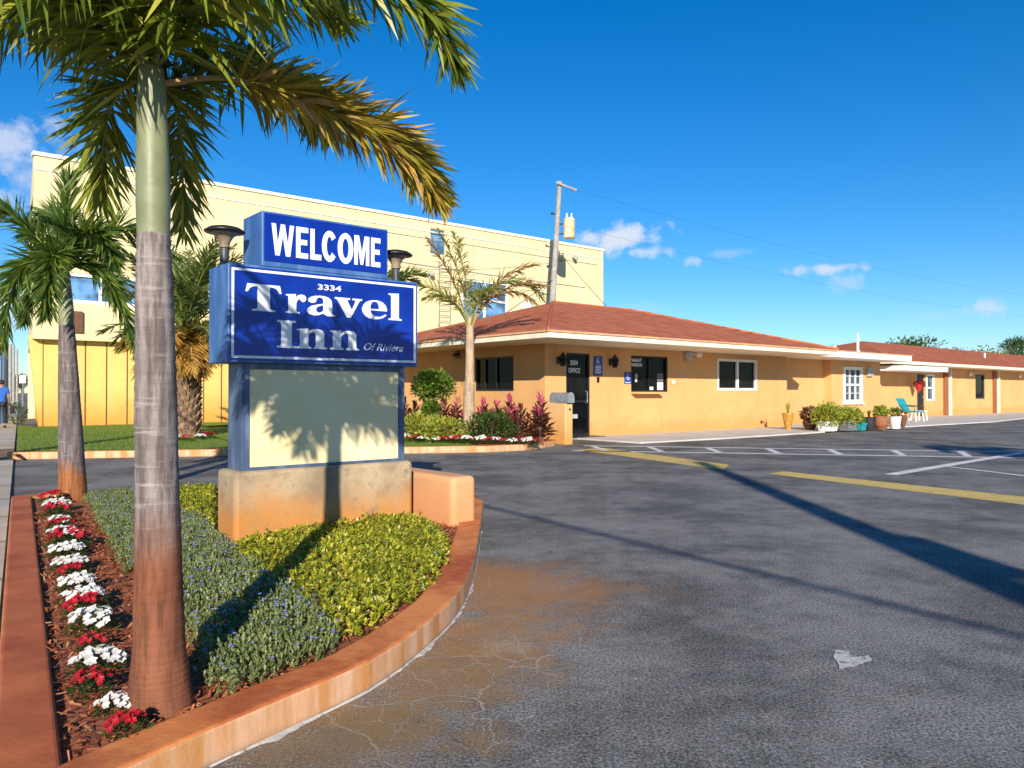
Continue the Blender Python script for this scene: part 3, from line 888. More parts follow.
# flower clumps: one of each colour, then copies
def make_clump(kind, seed):
    rs = random.Random(seed)
    t = thing('flower_clump', (0, 0, 0), '', 'flowers')
    mb = MB()
    for i in range(170):
        a = rs.uniform(0, 6.28); r = .095 * math.sqrt(rs.random()); z = .075 * (1 - (r / .11) ** 2) * rs.uniform(.2, 1)
        el = rs.uniform(0, .9); b = a + rs.uniform(-1, 1)
        mb.leaf(Vector((r * math.cos(a), r * math.sin(a), z)), Vector((math.cos(b) * math.cos(el), math.sin(b) * math.cos(el), math.sin(el))), Vector((0, 0, 1)), rs.uniform(.025, .04), rs.uniform(.012, .02))
    mb.build('foliage', M['clump_leaf'], t)
    mb = MB()
    for i in range(34 if kind == 'white' else 24):
        a = rs.uniform(0, 6.28); r = .092 * math.sqrt(rs.random()); z = .045 + .055 * (1 - (r / .11) ** 2) + rs.uniform(-.006, .012)
        c = Vector((r * math.cos(a), r * math.sin(a), z))
        nrm = (Vector((c.x * 5, c.y * 5 - .35, .8)) + Vector((rs.uniform(-.3, .3), rs.uniform(-.3, .3), 0))).normalized()
        X = nrm.cross(Vector((0, 0, 1))); X = X.normalized() if X.length > .05 else Vector((1, 0, 0)); Y = nrm.cross(X)
        a0 = rs.uniform(0, 6)
        for k in range(5):
            an = a0 + k * 1.2566
            d = X * math.cos(an) + Y * math.sin(an)
            mb.leaf(c, (d + nrm * .18).normalized(), nrm, rs.uniform(.017, .022), .020)
    mb.build('blossoms', M['petal_' + kind], t)
    return t
protos = {('white', 0): make_clump('white', 1), ('white', 1): make_clump('white', 2), ('red', 0): make_clump('red', 3), ('red', 1): make_clump('red', 4)}
used = set()
def place_clump(kind, loc, sc, label, group, rs):
    v_ = rs.randrange(2); key = (kind, v_)
    o = protos[key] if key not in used else copy_tree(protos[key])
    used.add(key)
    o.location = loc; o.scale = (sc, sc, sc * rs.uniform(.85, 1.15)); o.rotation_euler = (0, 0, rs.uniform(-.5, .5))
    tag(o, label, 'flowers', group)
rs = random.Random(21)
row = [('red', 128, 738, 50), ('white', 114, 715, 40), ('red', 90, 696, 44), ('white', 97, 672, 46), ('red', 92, 652, 34), ('white', 92, 634, 42), ('red', 86, 618, 44), ('white', 83, 606, 38), ('white', 76, 592, 42),
       ('red', 74, 578, 32), ('white', 70, 571, 36), ('white', 66, 558, 34), ('red', 68, 550, 40), ('white', 63, 541, 30), ('red', 60, 533, 30), ('white', 60, 526, 28), ('red', 57, 518, 28), ('white', 57, 511, 24), ('red', 53, 504, 28)]
cnt = {'red': 0, 'white': 0}
for kind, px, py, dia in row:
    g = G(px, py, .11); sc = dia * g.y / FPX / .205
    sc *= rs.uniform(.85, 1.15)
    place_clump(kind, g, sc, '%s %s flower clump from the camera in the mulch row beside the rust kerb' % (ORD[cnt[kind]], kind), 'red and white flower row beside the street kerb', rs)
    cnt[kind] += 1

# ------------------------------------------------------------------ the big sign
sg = thing('roadside_sign', SF(.8, .2, .1), 'big blue roadside motel sign with white lettering on a stained concrete base', 'sign', rz=math.atan2(U.y, U.x))
mb = MB(); mb.fbox(SF, 0, 1.637, 0, .41, .05, .675)
mb.build('base', M['signbase'], sg, bevel=.035)
mb = MB()
mb.fbox(SF, .072, .135, .05, .36, .675, 1.537); mb.fbox(SF, 1.515, 1.578, .05, .36, .675, 1.537)
mb.fbox(SF, .135, 1.515, .05, .36, .675, .70); mb.fbox(SF, .135, 1.515, .05, .36, 1.487, 1.537)
mb.build('frame', M['sign_frame'], sg, bevel=.004)
mb = MB(); mb.fbox(SF, .1352, 1.5148, .062, .34, .7005, 1.4865)
mb.build('blank_panel', M['panel'], sg)
mb = MB(); mb.fbox(SF, -.06, 1.685, 0, .44, 1.537, 2.317)
box1 = mb.build('main_box', M['sign_side'], sg, bevel=.008)
mb = MB(); mb.fbox(SF, -.04, 1.665, -.006, 0.0, 1.556, 2.298)
mb.build('face_panel', M['sign_face'], box1)
mb = MB()
for a in ((-.034, 1.659, 2.262, 2.282), (-.034, 1.659, 1.572, 1.592)): mb.fbox(SF, a[0], a[1], -.0085, -.006, a[2], a[3])
for a in ((-.034, -.014, 1.592, 2.262), (1.639, 1.659, 1.592, 2.262)): mb.fbox(SF, a[0], a[1], -.0085, -.006, a[2], a[3])
mb.build('border', M['letter'], box1)
GL = {
 'T': [[(0, .70), (.05, 1), (.95, 1), (1, .70), (.94, .70), (.88, .84), (.80, .90), (.67, .915), (.67, .13), (.71, .075), (.82, .06), (.82, 0), (.18, 0), (.18, .06), (.29, .075), (.33, .13), (.33, .915), (.20, .90), (.12, .84), (.06, .70)]],
 'I': [[(0, 0), (0, .06), (.16, .075), (.22, .14), (.22, .86), (.16, .925), (0, .94), (0, 1), (1, 1), (1, .94), (.84, .925), (.78, .86), (.78, .14), (.84, .075), (1, .06), (1, 0)]],
 'l': [[(0, 0), (0, .05), (.14, .06), (.20, .10), (.20, .88), (.14, .92), (0, .935), (0, .98), (.78, 1), (.78, .10), (.86, .06), (1, .05), (1, 0)]],
 'n': [[(0, 0), (0, .08), (.07, .09), (.10, .14), (.10, .84), (.07, .88), (0, .90), (0, .96), (.37, 1), (.37, .84), (.44, .93), (.54, .99), (.66, 1), (.78, .97), (.86, .90), (.90, .78), (.90, .14), (.93, .09), (1, .08), (1, 0), (.55, 0), (.55, .08), (.60, .09), (.62, .14), (.62, .72), (.60, .80), (.55, .84), (.48, .82), (.41, .75), (.38, .66), (.38, .14), (.40, .09), (.46, .08), (.46, 0)]],
 'r': [[(0, 0), (0, .08), (.09, .09), (.13, .14), (.13, .84), (.09, .88), (0, .90), (0, .96), (.49, 1), (.49, .80), (.56, .91), (.66, .98), (.78, 1), (.90, .98), (.98, .90), (1, .80), (.97, .69), (.89, .62), (.80, .62), (.73, .68), (.70, .76), (.63, .75), (.56, .66), (.51, .53), (.51, .14), (.56, .09), (.68, .08), (.68, 0)]],
 'v': [[(0, 1), (0, .92), (.05, .91), (.10, .84), (.44, 0), (.58, 0), (.88, .82), (.93, .90), (1, .92), (1, 1), (.64, 1), (.64, .92), (.72, .91), (.76, .85), (.62, .40), (.46, .84), (.47, .90), (.55, .92), (.55, 1)]],
 'e': [[(.99, .46), (.985, .60), (.93, .77), (.82, .91), (.67, .985), (.50, 1), (.33, .97), (.17, .88), (.06, .73), (0, .52), (.03, .31), (.13, .14), (.28, .04), (.48, 0), (.68, .03), (.85, .12), (.97, .25), (.92, .30), (.80, .19), (.66, .14), (.52, .16), (.41, .24), (.34, .36), (.32, .46)],
       [(.32, .54), (.33, .70), (.37, .83), (.44, .91), (.51, .93), (.58, .90), (.64, .81), (.67, .68), (.67, .54)]],
 'a': [[(1, 0), (1, .07), (.93, .09), (.89, .15), (.89, .66), (.86, .81), (.77, .93), (.62, .99), (.46, 1), (.28, .97), (.12, .89), (.05, .78), (.07, .67), (.16, .61), (.27, .63), (.33, .71), (.34, .82), (.40, .90), (.48, .91), (.55, .87), (.58, .77), (.58, .61), (.38, .55), (.16, .46), (.03, .32), (.01, .17), (.09, .05), (.25, -.01), (.42, .02), (.60, .13), (.63, .05), (.74, 0)],
       [(.58, .53), (.58, .27), (.52, .18), (.43, .14), (.36, .18), (.32, .28), (.35, .40), (.45, .48)]]}
mb = MB()
for ch, s0, s1, z0, z1 in (('T', .075, .372, 1.952, 2.166), ('r', .408, .585, 1.952, 2.112), ('a', .590, .848, 1.948, 2.116), ('v', .846, 1.105, 1.948, 2.116), ('e', 1.105, 1.358, 1.948, 2.118), ('l', 1.372, 1.508, 1.952, 2.195),
                           ('I', .336, .495, 1.665, 1.889), ('n', .503, .776, 1.666, 1.833), ('n', .800, 1.078, 1.666, 1.833)):
    mt = plane_mat(SF, s0, -.0085, z0) @ Matrix.Diagonal((s1 - s0, z1 - z0, 1, 1))
    curve_to(mb, GL[ch], mt, .0025)
text_to(mb, '3334', plane_mat(SF, 0, -.0085, 0), (.690, 2.166, .905, 2.214), .002, .02)
text_to(mb, 'Of Riviera', plane_mat(SF, 0, -.0085, 0), (1.125, 1.672, 1.525, 1.735), .002, 0.0, .35)
mb.build('lettering', M['letter'], box1)
mb = MB(); mb.fbox(SF, .21, 1.37, .0, .41, 2.3175, 2.765)
box2 = mb.build('welcome_box', M['sign_side'], sg, bevel=.008)
mb = MB(); mb.fbox(SF, .228, 1.352, -.006, 0, 2.362, 2.748)
mb.build('face_panel', M['sign_face'], box2)
mb = MB(); 
def ring_pts(a0, a1, rx, ry, n_=22): return [(.5 + rx * math.cos(R(a0 + (a1 - a0) * i / n_)), .5 + ry * math.sin(R(a0 + (a1 - a0) * i / n_))) for i in range(n_ + 1)]
WL = {'W': [[(0, 1), (.17, 0), (.36, 0), (.5, .62), (.64, 0), (.83, 0), (1, 1), (.81, 1), (.725, .38), (.59, 1), (.41, 1), (.275, .38), (.19, 1)]],
      'E': [[(0, 0), (0, 1), (1, 1), (1, .83), (.36, .83), (.36, .60), (.92, .60), (.92, .43), (.36, .43), (.36, .17), (1, .17), (1, 0)]],
      'L': [[(0, 0), (0, 1), (.38, 1), (.38, .18), (1, .18), (1, 0)]],
      'C': [ring_pts(38, 322, .5, .5) + ring_pts(322, 38, .19, .31)],
      'O': [ring_pts(0, 345, .5, .5, 30), ring_pts(0, 340, .20, .32, 24)],
      'M': [[(0, 0), (0, 1), (.31, 1), (.5, .42), (.69, 1), (1, 1), (1, 0), (.78, 0), (.78, .66), (.585, .02), (.415, .02), (.22, .66), (.22, 0)]]}
for ch, s0, s1 in (('W', .286, .478), ('E', .496, .602), ('L', .622, .720), ('C', .726, .866), ('O', .872, 1.020), ('M', 1.030, 1.176), ('E', 1.194, 1.288)):
    ov = .004 if ch in 'CO' else 0
    curve_to(mb, WL[ch], plane_mat(SF, s0, -.0075, 2.414 - ov) @ Matrix.Diagonal((s1 - s0, .258 + 2 * ov, 1, 1)), .002)

mb.build('lettering', M['letter'], box2)
for s_, t_ in ((.0, .25), (1.62, .28)):
    c = SF(s_, t_, 2.317)
    mb = MB(); mb.lathe([(.05, 0), (.05, .014), (.036, .016), (.036, .15), (.046, .156)], c, 16)
    lp = mb.build('lamp', M['darkgrey'], sg)
    mb = MB(); mb._lathe([(.038, .156), (.044, .20), (.07, .245), (.108, .272), (.112, .28), (.0, .28)], c, 24)
    mb.build('reflector', M['tan_glass'], lp, smooth=True)
    mb = MB(); mb._lathe([(.09, .272), (.155, .278), (.160, .290), (.12, .316), (.06, .330), (0, .333)], c, 28)
    mb.build('cap', M['black'], lp, smooth=True)

# pink block at the end of the island
BF = Frame((-.53, 6.83))
mb = MB()
poly = [BF(x, y)[:2] for x, y in ((0, 0), (.27, 0.0), (.27, 1.3), (0, 1.3))]
mb.prism(poly, 0.0, .545)
tag(mb.build('low_block', M['salmon'], bevel=.05, seg=4), 'short salmon coloured concrete block wall at the right end of the blue sign', 'low wall')

# ------------------------------------------------------------------ palms
def trunk(mb, pts, n=20, ring=.0016):
    path = [p for p, r in pts]; rad = [r for p, r in pts]
    NS = 150
    full = catmull(path, NS)
    k = len(rad) - 1
    rr = []
    rz_ = random.Random(len(pts) * 7 + n)
    saw = 0
    for i in range(NS + 1):
        saw += rz_.uniform(.16, .34)
        t = i / NS * k; j = min(int(t), k - 1); u = t - j
        rr.append(rad[j] * (1 - u) + rad[j + 1] * u + ring * (1 - 2 * (saw % 1.0)) + (ring * 2.2 * noise.noise(Vector((i * .05, n, 0)))))
    mb.tube(full, rr, n)

P1 = G(160, 708, .10)
C1 = Vector((-1.334, 2.83, 2.40))
p1 = thing('palm_tree', P1, 'tall grey palm with rust stained trunk, nearest the camera in front of the sign', 'palm tree')
mb = MB(); ax = lambda z: P1.lerp(C1, (z - .10) / 2.35)
def at(z, w=0): q = ax(z); return Vector((q.x + w, q.y, z))
trunk(mb, [(at(.08), .132), (at(.2), .108), (at(.34), .094), (at(.6), .086), (at(.95), .079, ), (at(1.3), .074), (at(1.6), .067), (at(1.9), .0585)])
tk = mb.build('trunk', M['trunk1'], p1, smooth=True)
mb = MB(); trunk(mb, [(at(1.885), .057), (at(2.0), .060), (at(2.15), .058), (at(2.3), .053), (at(2.42), .050), (at(2.5), .042)], 24, 0)
mb.build('crownshaft', M['shaft'], p1, smooth=True)
def fr1(rel, seed, L=.25, n=300, wd=.017, plume=.85, droop=.16, mats=('foxtail', 'rachis'), t0=.12):
    rs = random.Random(seed)
    pts = [C1 + Vector(r) for r in rel]
    return frond(pts, L, n, wd, plume, droop, rs, t0=t0, rach=.011, jit=.2).build('frond', [M[mats[0]], M[mats[1]]], p1)
fr1([(0, 0, .04), (.25, .15, .12), (.60, .34, .05), (.86, .46, -.06), (1.02, .53, -.26)], 1, .24, 600, .018, .95, .14, ('foxtail_dry', 'rachis_dry'), .26)
fr1([(0, 0, .09), (.25, .1, .44), (.6, .25, .60), (.92, .4, .56), (1.10, .46, .31)], 2, .30, 380, .021, droop=.2)
fr1([(0, 0, .07), (-.25, .0, .34), (-.55, .05, .42), (-.90, .1, .28)], 3, .34, 360, .022, droop=.26)
fr1([(0, 0, .09), (-.05, -.18, .26), (-.12, -.42, .28), (-.20, -.70, .05)], 4, .36, 250, .023, droop=.32, t0=.06)
fr1([(0, 0, .09), (.14, -.12, .27), (.34, -.26, .36), (.62, -.36, .30)], 5, .38, 330, .023, droop=.32, t0=.06)
fr1([(0, 0, .04), (-.17, .15, .10), (-.33, .30, -.01), (-.42, .44, -.28)], 6, .27, 270, .019)
fr1([(0, 0, .04), (-.06, .3, .12), (-.14, .58, -.01), (-.22, .80, -.34)], 7, .25, 270, .019)
fr1([(0, 0, .04), (.18, .30, .18), (.33, .62, .26), (.44, .92, .16)], 8, .28, 320, .020, mats=('foxtail2', 'rachis'))
fr1([(0, 0, .09), (-.2, .2, .48), (-.42, .4, .62), (-.7, .55, .45)], 9, .32, 280, .021)
fr1([(0, 0, .09), (-.20, -.12, .28), (-.40, -.2, .33), (-.66, -.25, .16)], 10, .36, 280, .023, droop=.32, t0=.06)
fr1([(0, 0, .09), (.02, .02, .54), (.05, .04, 1.0)], 12, .2, 160)
fr1([(0, 0, .09), (.12, .25, .48), (.3, .5, .7), (.55, .7, .62)], 13, .32, 280, .021)

P2 = G(73, 500, .10)
C2 = Vector((-4.93, 8.45, 2.62))
p2 = thing('palm_tree', P2, 'slender dark trunked palm at the far corner of the planting island', 'palm tree')
def at2(z): q = P2.lerp(C2, (z - .1) / 2.52); return Vector((q.x, q.y, z))
mb = MB(); trunk(mb, [(at2(.09), .155), (at2(.3), .14), (at2(.7), .128), (at2(1.2), .112), (at2(1.7), .092), (at2(2.05), .078)])
mb.build('trunk', M['trunk2'], p2, smooth=True)
mb = MB(); trunk(mb, [(at2(2.03), .076), (at2(2.2), .078), (at2(2.4), .066), (at2(2.6), .05), (at2(2.75), .035)], 20, 0)
mb.build('crownshaft', M['shaft2'], p2, smooth=True)
for i, rel in enumerate(([(0, 0, 0), (.01, .02, .5), (.01, .05, 1.1)], [(0, 0, 0), (-.3, -.1, .42), (-.62, -.15, .64), (-1.05, -.2, .42)], [(0, 0, 0), (-.2, -.15, .12), (-.36, -.3, -.15), (-.42, -.4, -.9)],
                         [(0, 0, 0), (.25, -.2, .35), (.55, -.35, .36), (.80, -.45, .05)], [(0, 0, 0), (.2, .1, .12), (.45, .2, -.2), (.62, .3, -.8)], [(0, 0, 0), (.3, .25, .5), (.65, .5, .52), (.95, .7, .1)],
                         [(0, 0, 0), (0, .4, .4), (0, .9, .3), (-.05, 1.2, -.2)], [(0, 0, 0), (-.15, .2, .55), (-.4, .4, .72), (-.8, .6, .5)], [(0, 0, 0), (.1, -.35, .15), (.2, -.6, -.1), (.25, -.75, -.55)], [(0, 0, 0), (-.3, .2, .2), (-.55, .35, .0), (-.7, .4, -.5)])):
    rs = random.Random(40 + i)
    frond([C2 + Vector(r) for r in rel], .34, 300 if i else 150, .027, .8, .14 if i else 0, rs, rach=.014, a0=60 if i else 34).build('frond', [M['foxtail2'], M['rachis']], p2)

def generic_palm(root, c, specs, mats, L, n, wd, plume, droop, rach, seed, a0=68, a1=32, segs=2, t0=.2):
    rs = random.Random(seed)
    for az, el, ln, bend, mi in specs:
        pts = arc_path(c, az, el, ln, bend)
        frond(pts, L, n, wd, plume, droop, rs, rach=rach, segs=segs, a0=a0, a1=a1, t0=t0).build('frond', [M[mats[mi][0]], M[mats[mi][1]]], root)

# stout date palm on the lawn
PD = G(185, 437, .12)
pd = thing('date_palm', PD, 'stout date palm with orange dead skirt on the lawn left of the sign', 'palm tree')
mb = MB(); rs = random.Random(5)
mb.tube([PD + Vector((0, 0, z)) for z in (-.05, .5, 1.2, 1.9, 2.9)], [.36, .36, .33, .33, .26], 16)
for k in range(150):
    a = k * 2.39996; z = .05 + k * .0135
    d = Vector((math.cos(a), math.sin(a), 0)); q = PD + d * .34 + Vector((0, 0, z))
    tn = Vector((-d.y, d.x, 0))
    mb.add([q - tn * .075, q + tn * .075, q + d * .10 + Vector((0, 0, .15)) + tn * .05, q + d * .10 + Vector((0, 0, .15)) - tn * .05, q - d * .06 + Vector((0, 0, .20))], [(0, 1, 2, 3), (3, 2, 4), (0, 3, 4), (1, 4, 2)])
mb.build('trunk', M['pine_bark'], pd)
sp = [(rs.uniform(0, 6.28), R(rs.uniform(48, 86)), rs.uniform(2.3, 3.3), R(rs.uniform(40, 75)), 0) for _ in range(38)]
sp += [(rs.uniform(0, 6.28), R(rs.uniform(-25, 25)), rs.uniform(1.2, 1.9), R(rs.uniform(55, 80)), 1) for _ in range(34)]
sp += [(rs.uniform(0, 6.28), R(rs.uniform(5, 38)), rs.uniform(1.6, 2.3), R(rs.uniform(60, 85)), 0) for _ in range(12)]
generic_palm(pd, PD + Vector((0, 0, 2.75)), sp, [('date', 'rachis'), ('date_dry', 'rachis_dry')], .46, 90, .042, .2, .10, .03, 9)

# sparse yellowing palm by the office
PQ = G(469, 439, .10)
pq = thing('queen_palm', PQ, 'small sparse palm with yellowing fronds before the motel office window', 'palm tree')
CQ = PQ + Vector((.02, 0, 2.75))
mb = MB(); trunk(mb, [(PQ + Vector((0, 0, -.02)), .23), (PQ + Vector((0, 0, .3)), .16), (PQ + Vector((0, 0, 1.2)), .14), (PQ + Vector((0.02, 0, 1.7)), .12), (CQ, .10), (CQ + Vector((0, 0, .4)), .05)], 14)
mb.build('trunk', M['trunk3'], pq, smooth=True)
sp = [(R(86), R(88), 2.9, R(150), 1), (R(80), R(74), 2.7, R(66), 2), (R(95), R(70), 2.5, R(88), 2), (R(-80), R(84), 2.8, R(26), 0), (R(-90), R(76), 2.7, R(24), 2), (R(-95), R(72), 2.5, R(100), 0),
      (R(150), R(74), 1.9, R(90), 0), (R(10), R(76), 2.0, R(80), 0), (R(100), R(78), 2.3, R(125), 2), (R(-130), R(74), 1.8, R(100), 0), (R(-60), R(88), 2.7, R(20), 0)]
generic_palm(pq, CQ, sp, [('queen', 'rachis'), ('queen_green', 'rachis'), ('queen_dry', 'rachis_dry')], .44, 105, .034, .4, .26, .028, 12, t0=.33)

# palm standing behind the sign
PB = G(372, 452, .10); 
pb = thing('palm_tree', PB, 'palm hidden behind the blue sign, only its green frond tips showing at the right lamp', 'palm tree')
CB = PB + Vector((0, 0, 3.15))
mb = MB(); trunk(mb, [(PB, .14), (PB + Vector((0, 0, 1)), .12), (PB + Vector((0, 0, 2)), .1), (CB, .07)], 12)
mb.build('trunk', M['trunk2'], pb, smooth=True)
rs = random.Random(77)
generic_palm(pb, CB, [(R(a), R(rs.uniform(25, 55)), rs.uniform(1.05, 1.4), R(rs.uniform(50, 90)), 0) for a in (88, 60, 110, 150, -90, -60, -120, 20, -20, 180)], [('date', 'rachis')], .34, 90, .028, .3, .12, .016, 13)

# palm beyond the right edge of the picture whose shade falls on the bay lines
PR = Vector((11.2, 8.2, 0.0))
pr = copy_tree(p2); pr.location = PR; pr.scale = (1.15, 1.15, 1.15); tag(pr, 'palm right of the parking bays, outside the picture, shading the white lines', 'palm tree')

# ------------------------------------------------------------------ lawn and kerb strip by the office
kl = [(-9.70, 14.75), (-9.515, 14.807), (-6.289, 15.495), (-4.2, 15.9), (-2.156, 16.251), (-.473, 16.60), (.25, 17.05), (.72, 17.75), (1.02, 18.45), (1.05, 18.75)]
kl = [Vector(p) for p in kl]
mb = MB()
kin = []
for i, p in enumerate(kl):
    T = (kl[min(i + 1, len(kl) - 1)] - kl[max(i - 1, 0)]).normalized(); kin.append(p + Vector((-T.y, T.x)) * .17)
n = len(kl)
vs = [(p.x, p.y, z) for z in (0, .15) for p in kl] + [(p.x, p.y, z) for z in (.15, 0) for p in kin]
fs = []
for i in range(n - 1):
    for a in range(4):
        b = (a + 1) % 4; fs.append((a * n + i, a * n + i + 1, b * n + i + 1, b * n + i))
fs += [(0, n, 2 * n, 3 * n), (4 * n - 1, 3 * n - 1, 2 * n - 1, n - 1)]
mb.add(vs, fs)
tag(mb.build('lawn_kerb', M['kerb'], bevel=.02, fix=True), 'long rust stained kerb edging the lawn and office flower bed across the driveway', 'kerb')
lawn_poly = [tuple(p) for p in kin[:6]] + [(-.9, 17.6), tuple(OF(-2.0, 1.2)[:2]), tuple(OF(-2.3, 8.5)[:2]), tuple(OF(-6, 12)[:2]), tuple(TF(14, -.1)[:2]), tuple(TF(-.1, -.1)[:2]), tuple(st(22.3, .03)[:2]), tuple(st(6.9, .03)[:2])]
mb = MB(); mb.sheet(lawn_poly, .115)
tag(mb.build('lawn', M['lawn']), kind='structure')
bed_poly = [tuple(p) for p in kin[5:]] + [tuple(OF(-.0, -.9)[:2]), tuple(OF(0, 0)[:2]), tuple(OF(0, 9)[:2]), tuple(OF(-2.2, 8.5)[:2]), tuple(OF(-1.95, 1.2)[:2]), (-.85, 17.65)]
mb = MB(); mb.sheet(bed_poly, .119)
tag(mb.build('flower_bed', M['mulch']), kind='structure')
rs = random.Random(31); mb = MB()
for x, y in scatter(lawn_poly, 42000, rs):
    if x > -1 or (x > -5.3 and y > 21): continue
    a = rs.uniform(0, 6.28); h = rs.uniform(.025, .055); b = rs.uniform(-.03, .03)
    q = Vector((x, y, .113))
    mb.add([q + Vector((math.cos(a) * .006, math.sin(a) * .006, 0)), q - Vector((math.cos(a) * .006, math.sin(a) * .006, 0)), q + Vector((b, rs.uniform(-.03, .03), h))], [(0, 1, 2)])
tag(mb.build('grass', M['grass']), 'short mown green grass on the strip in front of the pale yellow building', 'grass', kind='stuff')

# ------------------------------------------------------------------ walls helper
def wall(mb, fr, x0, x1, y0, y1, z0, z1, holes):
    xs = sorted({x0, x1} | {h[0] for h in holes} | {h[1] for h in holes})
    zs = sorted({z0, z1} | {h[2] for h in holes} | {h[3] for h in holes})
    for i in range(len(xs) - 1):
        # merge vertically where possible
        run = None
        for j in range(len(zs) - 1):
            cx, cz = (xs[i] + xs[i + 1]) / 2, (zs[j] + zs[j + 1]) / 2
            hole = any(h[0] < cx < h[1] and h[2] < cz < h[3] for h in holes)
            if not hole:
                run = (run[0], zs[j + 1]) if run else (zs[j], zs[j + 1])
            if (hole or j == len(zs) - 2) and run:
                mb.fbox(fr, xs[i], xs[i + 1], y0, y1, run[0], run[1]); run = None
    return mb

def window(parent, fr, x0, x1, z0, z1, y, frame_m, glass_m, fw=.06, mull=(), bars=(), name='window', proud=.03, sill=None):
    mb = MB()
    mb.fbox(fr, x0 - .0, x0 + fw, y - proud, y + .09, z0, z1); mb.fbox(fr, x1 - fw, x1, y - proud, y + .09, z0, z1)
    mb.fbox(fr, x0 + fw, x1 - fw, y - proud, y + .09, z0, z0 + fw); mb.fbox(fr, x0 + fw, x1 - fw, y - proud, y + .09, z1 - fw, z1)
    for m_, wd in mull: mb.fbox(fr, m_ - wd / 2, m_ + wd / 2, y - proud * .5, y + .08, z0 + fw, z1 - fw)
    for b_, wd in bars: mb.fbox(fr, x0 + fw, x1 - fw, y - proud * .4, y + .07, b_ - wd / 2, b_ + wd / 2)
    o = mb.build(name, frame_m, parent)
    mb = MB(); mb.fbox(fr, x0 + fw * .5, x1 - fw * .5, y + .045, y + .06, z0 + fw * .5, z1 - fw * .5)
    mb.build('pane', glass_m, o)
    if sill:
        mb = MB(); mb.fbox(fr, x0 - .06, x1 + .06, y - sill, y + .02, z0 - .07, z0 - .002); mb.build('sill', frame_m, o, bevel=.006)
    return o

# ------------------------------------------------------------------ motel office
of = thing('motel_office', OF(6, 4.2), 'tan stucco motel office with red hip roof and glass entrance door', 'building', rz=math.atan2(U.y, U.x))
EZ = 2.64
mb = MB()
door = (.80, 1.75, .05, 2.42); swin = (3.53, 5.28, 1.32, 2.43); lwin = (7.9, 10.28, 1.37, 2.46)
wall(mb, OF, 0, 12.29, 0, .2, 0, EZ - .002, [door, swin, lwin])
lf = Frame(OF(0, 0)[:2], V, -U)       # left side wall, seen from the lawn: x runs back, y runs outwards... (-U is outside)
wall(mb, Frame(OF(.2, .2)[:2], V, -U), 0, 8.2, 0, .2, 0, EZ - .002, [(1.15, 3.0, 1.34, 2.36)])
mb.fbox(OF, .2, 12.29, 8.2, 8.4, 0, EZ - .002); mb.fbox(OF, 12.09, 12.29, .2, 8.2, 0, EZ - .002)
mb.build('wall', M['stucco'], of)
# roof: fascia slab below, shingled hip above
o_ = 1.6
a0, a1, b0, b1 = -1.6, 11.45 + .0, -1.9, 8.4
a1 = 11.43 + 1.0
mb = MB(); mb.fbox(OF, a0, a1, b0, b1, EZ, EZ + .135)
fa = mb.build('fascia', M['fascia'], of, bevel=.01)
mb = MB(); mb.fbox(OF, a0 - .035, a1 + .035, b0 - .035, b1 + .035, EZ + .137, EZ + .19)
mb.build('drip_edge', M['gutter'], of, bevel=.01)
mb = MB()
zb, zr = EZ + .192, 4.34
q = [OF(a0 - .03, b0 - .03, zb), OF(a1 + .03, b0 - .03, zb), OF(a1 + .03, b1 + .03, zb), OF(a0 - .03, b1 + .03, zb), OF(a0 + 5.0, 3.4, zr), OF(a1 - 5.0, 3.4, zr)]
mb.add(q, [(0, 1, 5, 4), (1, 2, 5), (2, 3, 4, 5), (3, 0, 4), (3, 2, 1, 0)])
rf = mb.build('roof', M['shingle'], of)
mb = MB()
for a, b in ((q[0], q[4]), (q[1], q[5]), (q[4], q[5])): mb.tube([a.lerp(b, t) + Vector((0, 0, .012)) for t in (.0, .5, 1)], .055, 6)
mb.build('ridge_cap', M['shingle'], rf)
# office door
mb = MB(); mb.fbox(OF, .80, .86, .02, .16, .05, 2.42); mb.fbox(OF, 1.69, 1.75, .02, .16, .05, 2.42); mb.fbox(OF, .86, 1.69, .02, .16, 2.36, 2.42); mb.fbox(OF, .86, 1.69, .02, .16, .05, .14)
mb.fbox(OF, .86, 1.69, .05, .12, 1.02, 1.08)
dr = mb.build('door', M['black'], of)
mb = MB(); mb.fbox(OF, .85, 1.70, .075, .09, .13, 2.37); mb.build('pane', M['glass'], dr)
mb = MB(); text_to(mb, '3334', plane_mat(OF, 0, .074, 0), (1.03, 2.08, 1.33, 2.22), .002, .02); mb.build('lettering', M['letter'], dr)
mb = MB(); text_to(mb, 'OFFICE', plane_mat(OF, 0, .074, 0), (.96, 1.86, 1.42, 2.0), .002, .02); mb.build('lettering', M['letter'], dr)
mb = MB(); mb.fbox(OF, 1.12, 1.32, .068, .074, .56, .68); mb.build('sticker', M['grey_box'], dr)
mb = MB(); mb.tube([OF(1.62, .05, 1.0), OF(1.62, -.02, 1.02), OF(1.62, -.02, 1.32), OF(1.62, .05, 1.34)], .014, 8); mb.build('handle', M['grey_metal'], dr)
mb = MB(); mb.fbox(OF, .72, 1.9, -.5, -.02, .045, .062); tag(mb.build('doormat', M['darkgrey'], bevel=.005, org=OF(1.3, -.25, .045)), 'dark doormat lying before the office door', 'doormat')
